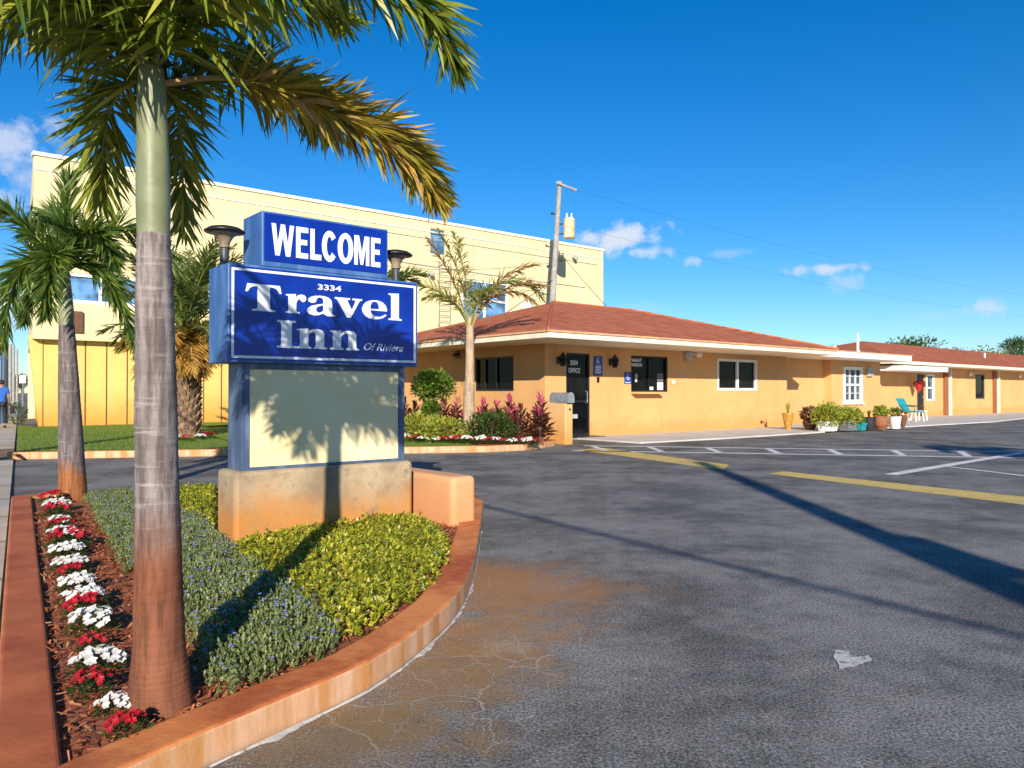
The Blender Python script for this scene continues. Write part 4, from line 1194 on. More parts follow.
# serving window
sw = window(of, OF, 3.53, 5.28, 1.32, 2.43, .05, M['black'], M['glass'], .05, ((4.42, .03),), name='serving_window', proud=.02)
mb = MB(); text_to(mb, 'NIGHT', plane_mat(OF, 0, .088, 0), (3.62, 2.24, 4.12, 2.35), .002, .02); text_to(mb, 'WINDOW', plane_mat(OF, 0, .088, 0), (3.60, 2.10, 4.15, 2.20), .002, .02)
mb.build('lettering', M['letter'], sw)
mb = MB(); mb.fbox(OF, 4.86, 5.14, .083, .092, 1.38, 1.62); mb.build('notice', M['letter'], sw)
mb = MB(); mb.fbox(OF, 4.46, 4.66, .083, .092, 1.38, 1.48); mb.build('notice', M['letter'], sw)
mb = MB(); mb.fbox(OF, 4.86, 5.14, .083, .092, 1.64, 1.9); mb.build('poster', M['slate'], sw)
mb = MB(); mb.lathe([(.0, 0), (.07, .0), (.075, .01), (.05, .05)], OF(3.9, .086, 1.8)); mb.v = mb.v[:0]; mb.f = []; mb.m = []
mb.ball(OF(3.84, .085, 1.80), (.06, .012, .09)); mb.ball(OF(3.84, .085, 1.66), (.05, .012, .05)); mb.build('speaker_grille', M['grey_box'], sw)
mb = MB(); mb.fbox(OF, 3.50, 4.78, -.30, 0, 1.255, 1.305); mb.build('counter', M['stucco'], of, bevel=.006)
window(of, OF, 7.9, 10.28, 1.37, 2.46, .02, M['white'], M['glass'], .085, ((9.12, .10),), proud=.04)
LW = Frame(OF(0, 0)[:2], V, -U)
class Flip(Frame):
    pass
lw = Frame(OF(0, .2)[:2], V, U)
window(of, lw, 1.15, 3.0, 1.34, 2.36, .05, M['black'], M['glass'], .06, ((2.0, .05), (2.55, .04)), proud=.02)
# wall lanterns
for x in (.49, 2.60):
    mb = MB(); mb.fbox(OF, x - .05, x + .05, -.03, 0, 2.1, 2.3); mb.tube([OF(x, -.03, 2.25), OF(x, -.16, 2.34), OF(x, -.2, 2.28)], .014, 6)
    ln = mb.build('wall_lantern', M['black'], of)
    mb = MB(); c = OF(x, -.2, 0)
    mb.lathe([(.03, 2.02), (.07, 2.04), (.072, 2.06)], c, 6); mb.lathe([(.125, 2.26), (.09, 2.32), (.03, 2.39), (.012, 2.43)], c, 6)
    for k in range(6):
        a = k * math.pi / 3; d = Vector((math.cos(a), math.sin(a), 0))
        mb.tube([c + d * .07 + Vector((0, 0, 2.05)), c + d * .115 + Vector((0, 0, 2.27))], .008, 4)
    mb.build('cage', M['black'], ln)
    mb = MB(); mb.lathe([(.058, 2.06), (.10, 2.258)], c, 6); mb.build('glass_shade', M['glass'], ln)
# wall signs
mb = MB(); mb.fbox(OF, 1.89, 2.26, -.02, 0, 1.79, 2.36)
s1 = thing('wall_sign', OF(2.07, 0, 2.07), 'tall blue accessible symbol sign between the door and the right lantern', 'sign', rz=math.atan2(U.y, U.x))
mb.build('board', M['signblue'], s1, bevel=.004)
mb = MB(); mb.ball(OF(2.06, -.022, 2.30), (.022, .004, .022)); mb.tube([OF(2.05, -.022, 2.275), OF(2.055, -.022, 2.21), OF(2.11, -.022, 2.205), OF(2.13, -.022, 2.16)], .011, 5)
mb.tube([OF(2.065 + .055 * math.cos(R(a)), -.0215, 2.20 + .055 * math.sin(R(a))) for a in range(110, 350, 30)], .008, 5)
for k, wd in enumerate((.11, .13, .10, .13, .12)): mb.fbox(OF, 2.075 - wd, 2.075 + wd, -.0225, -.0205, 2.06 - k * .05, 2.085 - k * .05)
mb.build('markings', M['letter'], s1)
mb = MB(); mb.fbox(OF, 2.03, 2.09, -.06, 0, 1.60, 1.75); tag(mb.build('door_intercom', M['black'], org=OF(2.06, 0, 1.67), bevel=.004), 'little black keypad on the wall under the tall blue sign', 'keypad')
s2 = thing('wall_sign', OF(3.36, 0, 1.74), 'small square blue notice beside the serving window', 'sign', rz=math.atan2(U.y, U.x))
mb = MB(); mb.fbox(OF, 3.215, 3.515, -.02, 0, 1.56, 1.92); mb.build('board', M['signblue'], s2, bevel=.004)
mb = MB(); mb.ball(OF(3.36, -.022, 1.85), (.02, .004, .02)); mb.tube([OF(3.35, -.022, 1.82), OF(3.355, -.022, 1.75), OF(3.41, -.022, 1.745), OF(3.43, -.022, 1.70)], .010, 5)
mb.tube([OF(3.36 + .055 * math.cos(R(a)), -.0215, 1.74 + .055 * math.sin(R(a))) for a in range(110, 350, 30)], .008, 5)
mb.fbox(OF, 3.25, 3.48, -.0225, -.0205, 1.59, 1.61); mb.build('markings', M['letter'], s2)
# flood light, bell, pipe stub
mb = MB(); mb.fbox(OF, 6.08, 6.42, -.12, 0, 2.33, 2.62); fl = mb.build('junction_box', M['grey_box'], of, bevel=.02)
mb = MB(); mb.tube([OF(6.42, -.06, 2.55), OF(6.55, -.12, 2.56)], .02, 6); mb.ball(OF(6.66, -.18, 2.54), (.11, .09, .10)); mb.build('floodlight', M['white'], fl)
mb = MB(); mb.ball(OF(5.53, -.02, 1.64), (.07, .03, .07)); mb.build('doorbell', M['white'], of)
mb = MB(); mb.tube([OF(10.5, 0, .25), OF(10.5, -.09, .25), OF(10.5, -.12, .22)], .035, 8); mb.build('pipe_stub', M['brown'], of)
mb = MB(); mb.fbox(lw, 3.5, 3.75, -.22, -.2, 2.35, 2.6); mb.tube([lw(3.6, -.2, 2.5), lw(3.55, -.42, 2.45)], .05, 8); mb.build('wall_camera', M['darkgrey'], of)
# low wall and mailbox
LWS = Frame(G(557, 446.5)[:2])
mb = MB(); lwz = 1.03
p0 = OF(-1.02, -1.87)
LB = Frame(p0[:2])
mb.fbox(LB, 0, .26, 0, 1.2, 0, lwz)
tag(mb.build('low_wall', M['stucco_wall'], bevel=.02, org=LB(.15, .5, 0)), 'waist high tan stucco wall jutting out left of the office door', 'low wall')
mbx = thing('mailbox', LB(.15, .3, lwz), 'grey round topped mailbox on the low stucco wall by the office door', 'mailbox', rz=math.atan2(U.y, U.x))
prof = [(-.13, 0), (.13, 0), (.13, .13)] + [(.13 * math.cos(R(a)), .13 + .13 * math.sin(R(a))) for a in range(20, 180, 20)] + [(-.13, .13)]
mb = MB()
vs = [LB(.13 + x * .85, -.06 + yy, lwz + .012 + z) for yy in (0, .66) for x, z in prof]; k = len(prof)
mb.add(vs, [tuple(range(k)), tuple(range(2 * k - 1, k - 1, -1))] + [(i, k + i, k + (i + 1) % k, (i + 1) % k) for i in range(k)])
bx = mb.build('body', M['grey_metal'], mbx, fix=True)
mb = MB(); vs = [LB(.13 + x * .89, -.075 + yy, lwz + .01 + z * 1.04) for yy in (0, .014) for x, z in prof]
mb.add(vs, [tuple(range(k)), tuple(range(2 * k - 1, k - 1, -1))] + [(i, k + i, k + (i + 1) % k, (i + 1) % k) for i in range(k)])
mb.fbox(LB, .135, .165, -.10, -.076, lwz + .2, lwz + .23); mb.build('door', M['grey_metal'], mbx, fix=True)
mb = MB(); mb.fbox(LB, .05, .25, -.02, .4, lwz, lwz + .012); mb.build('mount', M['darkgrey'], mbx)
mb = MB(); mb.ball(LB(.15, -.01, .88), (.03, .02, .03)); tag(mb.build('wall_lock', M['black'], org=LB(.15, 0, .88)), 'dark round lock plate on the end of the low wall, under the mailbox', 'lock')

# ------------------------------------------------------------------ middle block with flat canopy
an = thing('motel_annex', OF(16.5, 4), 'low tan middle block with white flat canopy joining office and far wing', 'building', rz=math.atan2(U.y, U.x))
mb = MB()
wall(mb, OF, 12.295, 16.4, .75, .95, 0, 2.66, [])
wall(mb, OF, 16.4, 20.75, .4, .6, 0, 2.66, [(17.37, 19.02, .86, 2.40)])
mb.fbox(OF, 16.4, 16.6, .6, 4.5, 0, 2.66); mb.fbox(OF, 20.55, 20.75, .6, 6, 0, 2.66); mb.fbox(OF, 16.6, 20.55, 5.8, 6, 0, 2.66)
mb.build('wall', M['stucco'], an)
mb = MB(); mb.fbox(OF, 12.50, 20.95, -.9, 6.2, 2.662, 2.90); mb.build('canopy', M['white'], an, bevel=.012)
mb = MB(); mb.fbox(OF, 12.50, 20.97, -.92, 6.2, 2.902, 2.935); mb.build('canopy_edge', M['gutter'], an, bevel=.006)
wn_ = window(an, OF, 17.37, 19.02, .86, 2.40, .40, M['white'], M['glass_pale'], .13, ((17.95, .022), (18.45, .022)), ((1.63, .09), (1.27, .022), (2.0, .022)), proud=.05, sill=.10)
mb = MB(); mb.fbox(OF, 19.42, 19.9, .28, .4, 2.0, 2.38); mb.build('meter_box', M['grey_box'], an, bevel=.02)
mb = MB(); mb.fbox(OF, 12.35, 12.75, .35, .745, 2.40, 2.62); mb.build('air_vent', M['grey_box'], an, bevel=.02)
mb = MB(); mb.tube([OF(19.9, 1.0, 2.93), OF(19.9, 1.0, 3.95)], .06, 8); mb.tube([OF(20.15, 1.1, 2.93), OF(20.15, 1.1, 3.2)], .08, 8); mb.build('vent_pipe', M['white'], an)
mb = MB(); mb.tube([OF(17.75, 1.0, 2.93), OF(17.75, 1.0, 3.2)], .05, 8); mb.ball(OF(17.75, 1.0, 3.28), (.13, .13, .10)); mb.build('roof_fan', M['grey_box'], an)

# ------------------------------------------------------------------ far wing
wg = thing('motel_wing', OF(40, 5), 'long far motel wing with red shingle roof and white posts', 'building', rz=math.atan2(U.y, U.x))
mb = MB()
wall(mb, OF, 20.76, 62, 1.6, 1.8, 0, 2.64, [(27.5, 28.45, .05, 2.25), (28.62, 29.6, .86, 2.27), (35.4, 36.9, .92, 2.37), (45, 46.5, .92, 2.37)])
mb.fbox(OF, 61.8, 62, 1.8, 9, 0, 2.64); mb.fbox(OF, 22, 62, 9, 9.2, 0, 2.64)
mb.build('wall', M['stucco'], wg)
mb = MB(); mb.fbox(OF, 22, 63, .4, 10.4, 2.642, 2.80); mb.build('fascia', M['fascia'], wg, bevel=.012)
mb = MB(); zb = 2.802; zr = 4.25
q = [OF(22, .38, zb), OF(63, .38, zb), OF(63, 10.4, zb), OF(22, 10.4, zb), OF(29.5, 5.4, zr), OF(58, 5.4, zr)]
mb.add(q, [(0, 1, 5, 4), (1, 2, 5), (2, 3, 4, 5), (3, 0, 4), (3, 2, 1, 0)])
mb.build('roof', M['shingle'], wg)
mb = MB(); mb.fbox(OF, 22.4, 27.4, .05, 1.58, 2.32, 2.56); mb.build('porch_canopy', M['white'], wg, bevel=.01)
window(wg, OF, 28.62, 29.6, .86, 2.27, 1.62, M['white'], M['glass_pale'], .10, (), ((1.55, .09),), proud=.05)
window(wg, OF, 35.4, 36.9, .92, 2.37, 1.66, M['darkgrey'], M['glass'], .08, proud=.02)
window(wg, OF, 45, 46.5, .92, 2.37, 1.66, M['darkgrey'], M['glass'], .08, proud=.02)
mb = MB(); mb.fbox(OF, 27.52, 28.43, 1.66, 1.72, .05, 2.24); dd = mb.build('door', M['black'], wg)
mb = MB(); mb.ball(OF(28.3, 1.64, 1.05), .04); mb.build('handle', M['grey_metal'], dd)
for x in (31.4, 38.7, 46.2, 53.5):
    mb = MB(); mb.fbox(OF, x, x + .14, 1.42, 1.56, .045, 2.64); mb.build('post', M['fascia'], wg, bevel=.01)
    mb = MB(); mb.fbox(OF, x - .62, x - .30, 1.46, 1.598, .045, 2.64); mb.build('pilaster', M['terracotta'], wg)
for x in (34.4, 42.6):
    mb = MB(); mb.ball(OF(x, 1.5, 2.35), (.12, .1, .12)); mb.build('porch_light', M['white'], wg)
mb = MB(); mb.tube([OF(41, 3, 3.4), OF(41, 3, 3.85)], .06, 8); mb.build('vent_pipe', M['white'], wg)

# hanging basket
hb = thing('hanging_basket', OF(26.6, 1.15, 1.5), 'red hanging basket under the far porch canopy', 'hanging basket')
mb = MB(); mb.tube([OF(26.6, 1.15, 2.32), OF(26.6, 1.15, 1.82)], .012, 5); mb.build('hook', M['black'], hb)
mb = MB(); mb._lathe([(.03, 1.30), (.10, 1.40), (.17, 1.58), (.18, 1.70), (.1, 1.74)], OF(26.6, 1.15, 0), 12); mb.build('bowl', M['red_cloth'], hb)
mb = MB(); leaf_cloud(mb, OF(26.6, 1.15, 1.72), (.19, .19, .15), 140, .09, .06, random.Random(4)); mb.build('blossoms', M['petal_red'], hb)

# ------------------------------------------------------------------ chairs
def rel_frame(px, py, yaw):
    p = G(px, py, .045); a = Vector((math.cos(yaw), math.sin(yaw), 0)); return Frame(p[:2], a, Vector((-a.y, a.x, 0)))
cf = Frame(OF(20.5, -1.1)[:2], Matrix.Rotation(R(-98), 3, 'Z') @ U, Matrix.Rotation(R(-98), 3, 'Z') @ V)   # faces +a
chr_ = thing('patio_chair', cf(0, 0, .045), 'teal patio chair with white legs facing right on the walkway', 'chair', rz=math.atan2(cf.a.y, cf.a.x))
mb = MB(); mb.fbox(cf, -.28, .32, -.30, .30, .44, .50); mb.build('seat', M['teal'], chr_, bevel=.015)
mb = MB(); vs = [cf(-.25, s_, .48) for s_ in (-.3, .3)] + [cf(-.56, s_, 1.05) for s_ in (.3, -.3)]; vs += [v_ + cf.a * -.045 for v_ in vs]
mb.add(vs, [(0, 1, 2, 3), (7, 6, 5, 4), (0, 4, 5, 1), (1, 5, 6, 2), (2, 6, 7, 3), (3, 7, 4, 0)]); mb.build('backrest', M['teal'], chr_, bevel=.015, fix=True)
for s_ in (-1, 1):
    for x0, x1 in ((.28, .34), (-.24, -.36)):
        mb = MB(); mb.tube([cf(x0, s_ * .27, .44), cf(x1, s_ * .29, .045)], .03, 7); mb.build('leg', M['white'], chr_)
    mb = MB(); mb.tube([cf(-.42, s_ * .33, .74), cf(.1, s_ * .35, .70), cf(.3, s_ * .34, .68), cf(.3, s_ * .31, .45)], .026, 7); mb.build('armrest', M['brown' if s_ > 0 else 'teal'], chr_)
cf2 = Frame(OF(22.0, -.75)[:2], Matrix.Rotation(R(-20), 3, 'Z') @ U, Matrix.Rotation(R(-20), 3, 'Z') @ V)
ch2 = thing('side_table', cf2(0, 0, .045), 'white plastic side table standing right of the teal chair', 'table', rz=math.atan2(cf2.a.y, cf2.a.x))
mb = MB(); mb.fbox(cf2, -.25, .25, -.25, .25, .45, .49); mb.build('tabletop', M['white'], ch2, bevel=.01)
for x in (-1, 1):
    for y in (-1, 1):
        mb = MB(); mb.tube([cf2(x * .2, y * .2, .45), cf2(x * .23, y * .23, .045)], .032, 6); mb.build('leg', M['white'], ch2)

# ------------------------------------------------------------------ pots along the walkway
def pot(name, px, py, label, prof, mat, plant, seed, cat='plant pot', group='potted plants along the motel walkway'):
    p = G(px, py, .045); t = thing(name, p, label, cat, group)
    mb = MB(); mb._lathe([(.001, 0)] + prof + [(prof[-1][0] - .03, prof[-1][1]), (prof[-1][0] - .04, prof[-1][1] - .05), (.001, prof[-1][1] - .05)], p, 18)
    mb.build('pot', M[mat], t, smooth=False)
    rs = random.Random(seed); top = p + Vector((0, 0, prof[-1][1]))
    mb = MB()
    if plant[0] == 'blade':
        for k in range(plant[1]):
            a = rs.uniform(0, 6.28); l = plant[2] * rs.uniform(.7, 1.1); d = Vector((math.cos(a) * .3, math.sin(a) * .3, 1)).normalized()
            s_ = Vector((-math.sin(a), math.cos(a), 0)) * .035; b = top + d * -.06
            mb.add([b - s_, b + s_, b + d * l * .6 + s_, b + d * l, b + d * l * .6 - s_], [(0, 1, 2, 4), (4, 2, 3)])
    else:
        leaf_cloud(mb, top + Vector((0, 0, plant[3][2] * .6)), plant[3], plant[1], plant[2], plant[2] * .6, rs, .3, .35, 2.0)
    mb.build('plant', M[plant[-1]], t)
    return t
pot('tall_vase', 788, 429.5, 'tall mustard vase with spiky leaves at the office corner', [(.09, 0), (.10, .05), (.16, .34), (.19, .52), (.18, .56)], 'mustard', ('blade', 9, .48, 'shrub_yellow'), 1, 'vase')
pot('flower_pot', 810, 430, 'round brown clay pot with bronze foliage, left of the white trough', [(.12, 0), (.22, .15), (.24, .26), (.2, .36)], 'brown', ('cloud', 420, .12, (.28, .28, .24), 'brown_leaf'), 2)
def trough(px, py, wd, dp, h, label, mat, seed, plant_m, n, pr_, cat='planter'):
    p = G(px, py, .045); fr = Frame(p[:2]); fr.o.z = .045
    t = thing('planter', p, label, cat, 'potted plants along the motel walkway', rz=math.atan2(U.y, U.x))
    mb = MB()
    k = .88
    vs = [fr(x * wd / 2 * k, y * dp / 2 * k, 0) for x, y in ((-1, -1), (1, -1), (1, 1), (-1, 1))] + [fr(x * wd / 2, y * dp / 2, h) for x, y in ((-1, -1), (1, -1), (1, 1), (-1, 1))]
    vs += [fr(x * (wd / 2 - .035), y * (dp / 2 - .035), h) for x, y in ((-1, -1), (1, -1), (1, 1), (-1, 1))] + [fr(x * (wd / 2 - .04), y * (dp / 2 - .04), h - .06) for x, y in ((-1, -1), (1, -1), (1, 1), (-1, 1))]
    fs = [(3, 2, 1, 0), (12, 13, 14, 15)]
    for a in range(3):
        for i in range(4): fs.append((a * 4 + i, a * 4 + (i + 1) % 4, a * 4 + 4 + (i + 1) % 4, a * 4 + 4 + i))
    mb.add(vs, fs)
    mb.fbox(fr, -wd / 2 - .02, wd / 2 + .02, -dp / 2 - .02, -dp / 2 + .01, h - .07, h + .003); mb.build('trough', M[mat], t, bevel=.006)
    if n:
        mb = MB(); rs = random.Random(seed)
        for j in range(3): leaf_cloud(mb, fr((j - 1) * wd * .3, 0, h + pr_[2] * .5), (pr_[0] / 2.2, pr_[1], pr_[2] * rs.uniform(.8, 1.1)), n // 3, .15, .05, rs, .3, .4, 2.0)
        mb.build('plant', M[plant_m], t)
    return t
trough(828, 431, .72, .34, .33, 'white trough planter overflowing with yellow green plants', 'white', 3, 'shrub_yellow', 1300, (.9, .36, .34))
trough(848, 430.5, .66, .34, .32, 'slate grey trough planter with yellow green plants, right of the white trough', 'slate', 4, 'shrub_yellow', 900, (.8, .32, .28))
trough(860, 430.3, .30, .30, .25, 'little teal box planter between the grey trough and the black tub', 'teal', 5, 'shrub', 90, (.25, .12, .10))
pot('flower_pot', 869, 429.5, 'black plastic tub with thin green grass, right of the little teal box', [(.17, 0), (.2, .2), (.22, .40), (.23, .42)], 'black_pot', ('blade', 40, .30, 'shrub'), 6)
pot('flower_pot', 880.5, 429.3, 'bulging terracotta pot with yellowish plant, left of the white pot', [(.16, 0), (.26, .14), (.28, .28), (.22, .42), (.2, .46)], 'terracotta', ('cloud', 260, .13, (.2, .2, .2), 'shrub_yellow'), 7)
pot('flower_pot', 895, 428.6, 'plain white pot with green plant in front of the teal chair', [(.15, 0), (.18, .2), (.21, .42), (.22, .43)], 'white', ('cloud', 160, .11, (.13, .13, .16), 'shrub'), 8)
pot('flower_pot', 903, 427.5, 'narrow brown clay jar, rightmost of the pots before the teal chair', [(.05, 0), (.09, .1), (.12, .26), (.14, .40), (.13, .44)], 'brown', ('cloud', 60, .08, (.12, .12, .10), 'brown_leaf'), 9)

# ------------------------------------------------------------------ planting before the office
bush = thing('topiary_bush', G(432, 436, .12), 'round clipped green bush on bare stems near the left office wall', 'bush')
bc = G(432, 436, .12); z0 = bc.z
mb = MB()
for dx, tp in ((-.05, -.25), (.05, .3), (0, .05)): mb.tube([bc + Vector((dx, 0, -.05)), bc + Vector((dx * 2 + tp * .3, 0, .5)), bc + Vector((tp, 0, 1.1))], [.05, .04, .03], 6)
mb.build('stems', M['bark'], bush)
mb = MB(); rs = random.Random(8)
for d, r in (((0, 0, 1.42), .48), ((-.22, .05, 1.30), .36), ((.22, 0, 1.32), .38), ((.05, -.15, 1.5), .34), ((-.03, 0, .75), .22)): leaf_cloud(mb, bc + Vector(d), (r, r, r * .8), 650, .10, .06, rs, .45, .3, 2.2)
mb.build('foliage', M['shrub'], bush)

def make_ti(seed, pink, h):
    rs = random.Random(seed)
    t = thing('ti_plant', (0, 0, 0), '', 'plant')
    mb = MB(); mp = MB()
    for sx, sy, sh in ((0, 0, 1.0), (-.18, .1, .72), (.2, .06, .62), (.05, -.12, .5)):
        top = Vector((sx, sy, h * sh))
        mb.mat(1).tube([Vector((sx * .3, sy * .3, -.03)), top], .02, 5)
        for k in range(30):
            f = k / 29
            q = Vector((sx * .3, sy * .3, 0)).lerp(top, .25 + .75 * f)
            a = k * 2.4 + rs.uniform(-.3, .3); el = R(12 + 62 * f + rs.uniform(-12, 12)); L = h * rs.uniform(.36, .5) * (1 - .2 * f)
            d = Vector((math.cos(a) * math.cos(el), math.sin(a) * math.cos(el), math.sin(el)))
            s_ = Vector((-math.sin(a), math.cos(a), 0)) * L * .13
            m_ = mp if (f > (1 - pink) and sh > .55) else mb
            m_.mat(0)
            e = q + d * L * .55; tip = q + d * L + Vector((0, 0, -L * .22))
            m_.add([q, e + s_, tip, e - s_], [(0, 1, 2), (0, 2, 3)])
    mb.build('leaves', [M['ti_red'], M['bark']], t)
    if mp.f: mp.build('top_leaves', M['ti_pink'], t)
    return t
ti = [make_ti(1, .26, .88), make_ti(2, .0, .80), make_ti(3, .22, .75)]
tis = [(404, 434, 1, 1.1), (415, 435, 1, 1.0), (445, 436.5, 1, 1.05), (457, 437, 0, 1.0), (484, 437.5, 0, 1.0), (497, 438, 2, 1.1), (509, 438.5, 0, 1.08), (521, 440, 1, .95), (541, 442, 0, 1.12)]
rs = random.Random(14); seen = set()
for i, (px, py, kd, sc) in enumerate(tis):
    o = ti[kd] if kd not in seen else copy_tree(ti[kd]); seen.add(kd)
    o.location = G(px, py, .12); o.scale = (sc, sc, sc); o.rotation_euler = (0, 0, rs.uniform(0, 6))
    where = 'maroon cordyline standing alone, pink topped, nearest the mailbox' if i == 8 else '%s maroon cordyline from the left in the bed along the office wall' % ORD[i]
    tag(o, where, 'plant', 'maroon cordylines along the office wall')
# low shrubs
for nm, px, py, r, mt, lab in (('low_shrub', 417, 441, (.55, .35, .36), 'shrub_yellow', 'low yellow flecked shrub under the clipped bush, leftmost of three'), ('low_shrub', 443, 442, (.60, .38, .34), 'shrub_yellow', 'spreading yellow green shrub just left of the sparse palm trunk'), ('low_shrub', 491, 442, (.62, .38, .42), 'shrub_dark', 'dark green rounded shrub just right of the sparse palm trunk')):
    p = G(px, py, .12); t = thing(nm, p, lab, 'shrub', 'low shrubs in the office bed')
    mb = MB(); rs = random.Random(int(px)); leaf_cloud(mb, p + Vector((0, 0, r[2] * .75)), r, 1500, .09, .05, rs, .35, .35, 2.5)
    mb.build('foliage', M[mt], t)
    mb = MB()
    for k in range(5): mb.tube([p, p + Vector((rs.uniform(-.3, .3), rs.uniform(-.2, .2), r[2]))], .012, 4)
    mb.build('stems', M['bark'], t)
# flower border
rs = random.Random(17); cn = {'red': 0, 'white': 0}
bx_ = [407, 415, 423, 430, 437, 445, 452, 459, 466, 474, 481, 489, 496, 504, 512, 520, 528, 536]
for i, px in enumerate(bx_):
    kind = 'white' if i % 2 == 0 else 'red'
    py = 440.5 + (px - 407) * .030 + (.5 if i % 3 else 0)
    place_clump(kind, G(px, py + .8, .12), rs.uniform(1.35, 1.75), '%s %s flower clump from the left in the border before the office' % (ORD[cn[kind]], kind), 'red and white border before the office', rs); cn[kind] += 1
for kind, px, py in (('white', 176, 439), ('red', 186, 440), ('white', 200, 438.5), ('red', 209, 437.5)):
    o_s = 'left' if px < 190 else 'right'
    place_clump(kind, G(px, py + 1, .12), 1.5, '%s flower clump at the foot of the date palm, on its %s' % (kind, o_s), 'flowers round the date palm', rs)

# ------------------------------------------------------------------ tan building
tb = thing('flat_roofed_building', TF(14, 4), 'tall cream flat roofed building behind the motel sign', 'building', rz=math.atan2(U.y, U.x))
W2 = SW * 14
mb = MB(); TZ = 9.55
holes = [(16.42, 17.36, 8.0, 9.3), (18.33, 21.3, 4.9, 7.0), (.75, 3.4, 4.5, 5.58), (4.6, 7.4, 4.5, 5.58)]
wall(mb, TF, 0, 28.5, 0, .3, 3.30, TZ, holes)
# side and back walls
def poly_wall(a, b, th, z0, z1, m_):
    a, b = Vector(a), Vector(b); d = (b - a).normalized(); n_ = Vector((-d.y, d.x)) * th
    m_.prism([a[:], b[:], (b + n_)[:], (a + n_)[:]], z0, z1)
a = TF(0, .302); bq = TF(0, .302) + W2
poly_wall(bq[:2], a[:2], .3, 3.30, TZ, mb)
c_ = TF(28.5, .302); poly_wall(c_[:2], (c_ + V * 12)[:2], .3, 0, TZ, mb)
poly_wall((c_ + V * 12)[:2], bq[:2], .3, 0, TZ - .001, mb)
mb.fbox(TF, 8.8, 28.5, .001, .3, 0, 3.298)
wl = mb.build('wall', M['cream'], tb)
mb = MB(); mb.fbox(TF, -.05, 28.56, -.06, .34, TZ + .002, TZ + .14); mb.fbox(TF, .02, 28.5, -.035, -.001, TZ - .50, TZ - .44)
mb.build('parapet', M['coping'], tb, bevel=.01)
# recessed ribbed base, with flared end pier
mb = MB()
wall(mb, TF, .35, 8.78, .35, .6, 0, 3.30, [])
poly_wall((TF(.35, .602) + W2)[:2], TF(.35, .602)[:2], .25, 0, 3.299, mb)
bs = mb.build('base_wall', M['yellow_panel'], tb)
mb = MB()
for k in range(12): mb.fbox(TF, .96 + k * .70, .99 + k * .70, .325, .351, .1, 3.29)
mb.build('panel_joints', M['brown'], bs)
mb = MB()
a, b = TF(.1, .0), TF(.34, .0)
for k in range(1):
    top = [TF(-.10, .30, 3.29), TF(.33, .30, 3.29)]; bot = [TF(.22, .30, .1), TF(.34, .30, .1)]
    dp = SW * 1.6
    vs = [bot[0], bot[1], top[1], top[0]]; vs += [v_ + dp for v_ in vs]
    mb.add(vs, [(0, 1, 2, 3), (7, 6, 5, 4), (0, 4, 5, 1), (1, 5, 6, 2), (2, 6, 7, 3), (3, 7, 4, 0)])
mb.build('flared_pier', M['yellow_panel'], tb, fix=True)
mb = MB(); mb.fbox(TF, .0, 8.8, -.03, .34, 3.17, 3.302); mb.build('ledge', M['cream'], tb)
window(tb, TF, 16.42, 17.36, 8.0, 9.3, .06, M['cream'], M['glass_sky'], .05)
window(tb, TF, 18.33, 21.3, 4.9, 7.0, .06, M['white'], M['glass_sky'], .10, ((19.8, .12),), ((6.0, .1),))
window(tb, TF, .75, 3.4, 4.5, 5.58, .06, M['white'], M['glass_sky'], .12, ((2.1, .1),))
window(tb, TF, 4.6, 7.4, 4.5, 5.58, .06, M['white'], M['glass_sky'], .12, ((6.0, .1),))
mb = MB()
for x in (16.85, 17.5): mb.tube([TF(x, -.15, 4.3), TF(x, -.15, 7.7)], .025, 5)
for k in range(11): mb.tube([TF(16.85, -.15, 4.5 + k * .28), TF(17.5, -.15, 4.5 + k * .28)], .016, 4)
for z in (4.6, 7.5):
    for x in (16.85, 17.5): mb.tube([TF(x, -.15, z), TF(x, .01, z)], .02, 4)
mb.build('ladder', M['grey_metal'], tb)
mb = MB(); mb.ball(TF(22.4, -.25, 5.85), (.35, .3, .3)); mb.fbox(TF, 22.2, 22.6, -.35, 0, 5.5, 5.75); mb.build('vent_hood', M['white'], tb)
mb = MB(); mb.tube([TF(8.9, -.03, 7.6), TF(14, -.03, 7.45), TF(20, -.03, 7.35), TF(27, -.03, 7.3)], .022, 4); mb.tube([TF(19.0, -.03, 4.2), TF(19.0, -.03, 9.0)], .022, 4); mb.tube([TF(9, -.03, 8.75), TF(28, -.03, 8.7)], .014, 4)
mb.build('conduit', M['grey_box'], tb)
for x, z in ((16.35, 7.0), (26.0, 8.85)):
    mb = MB(); mb.fbox(TF, x - .08, x + .08, -.3, 0, z, z + .14); mb.ball(TF(x, -.3, z), .13); mb.build('security_light', M['grey_box'], tb)
mb = MB(); mb.fbox(TF, 1.1, 1.5, -.12, 0, 3.45, 4.2); mb.build('meter_box', M['brown'], tb)

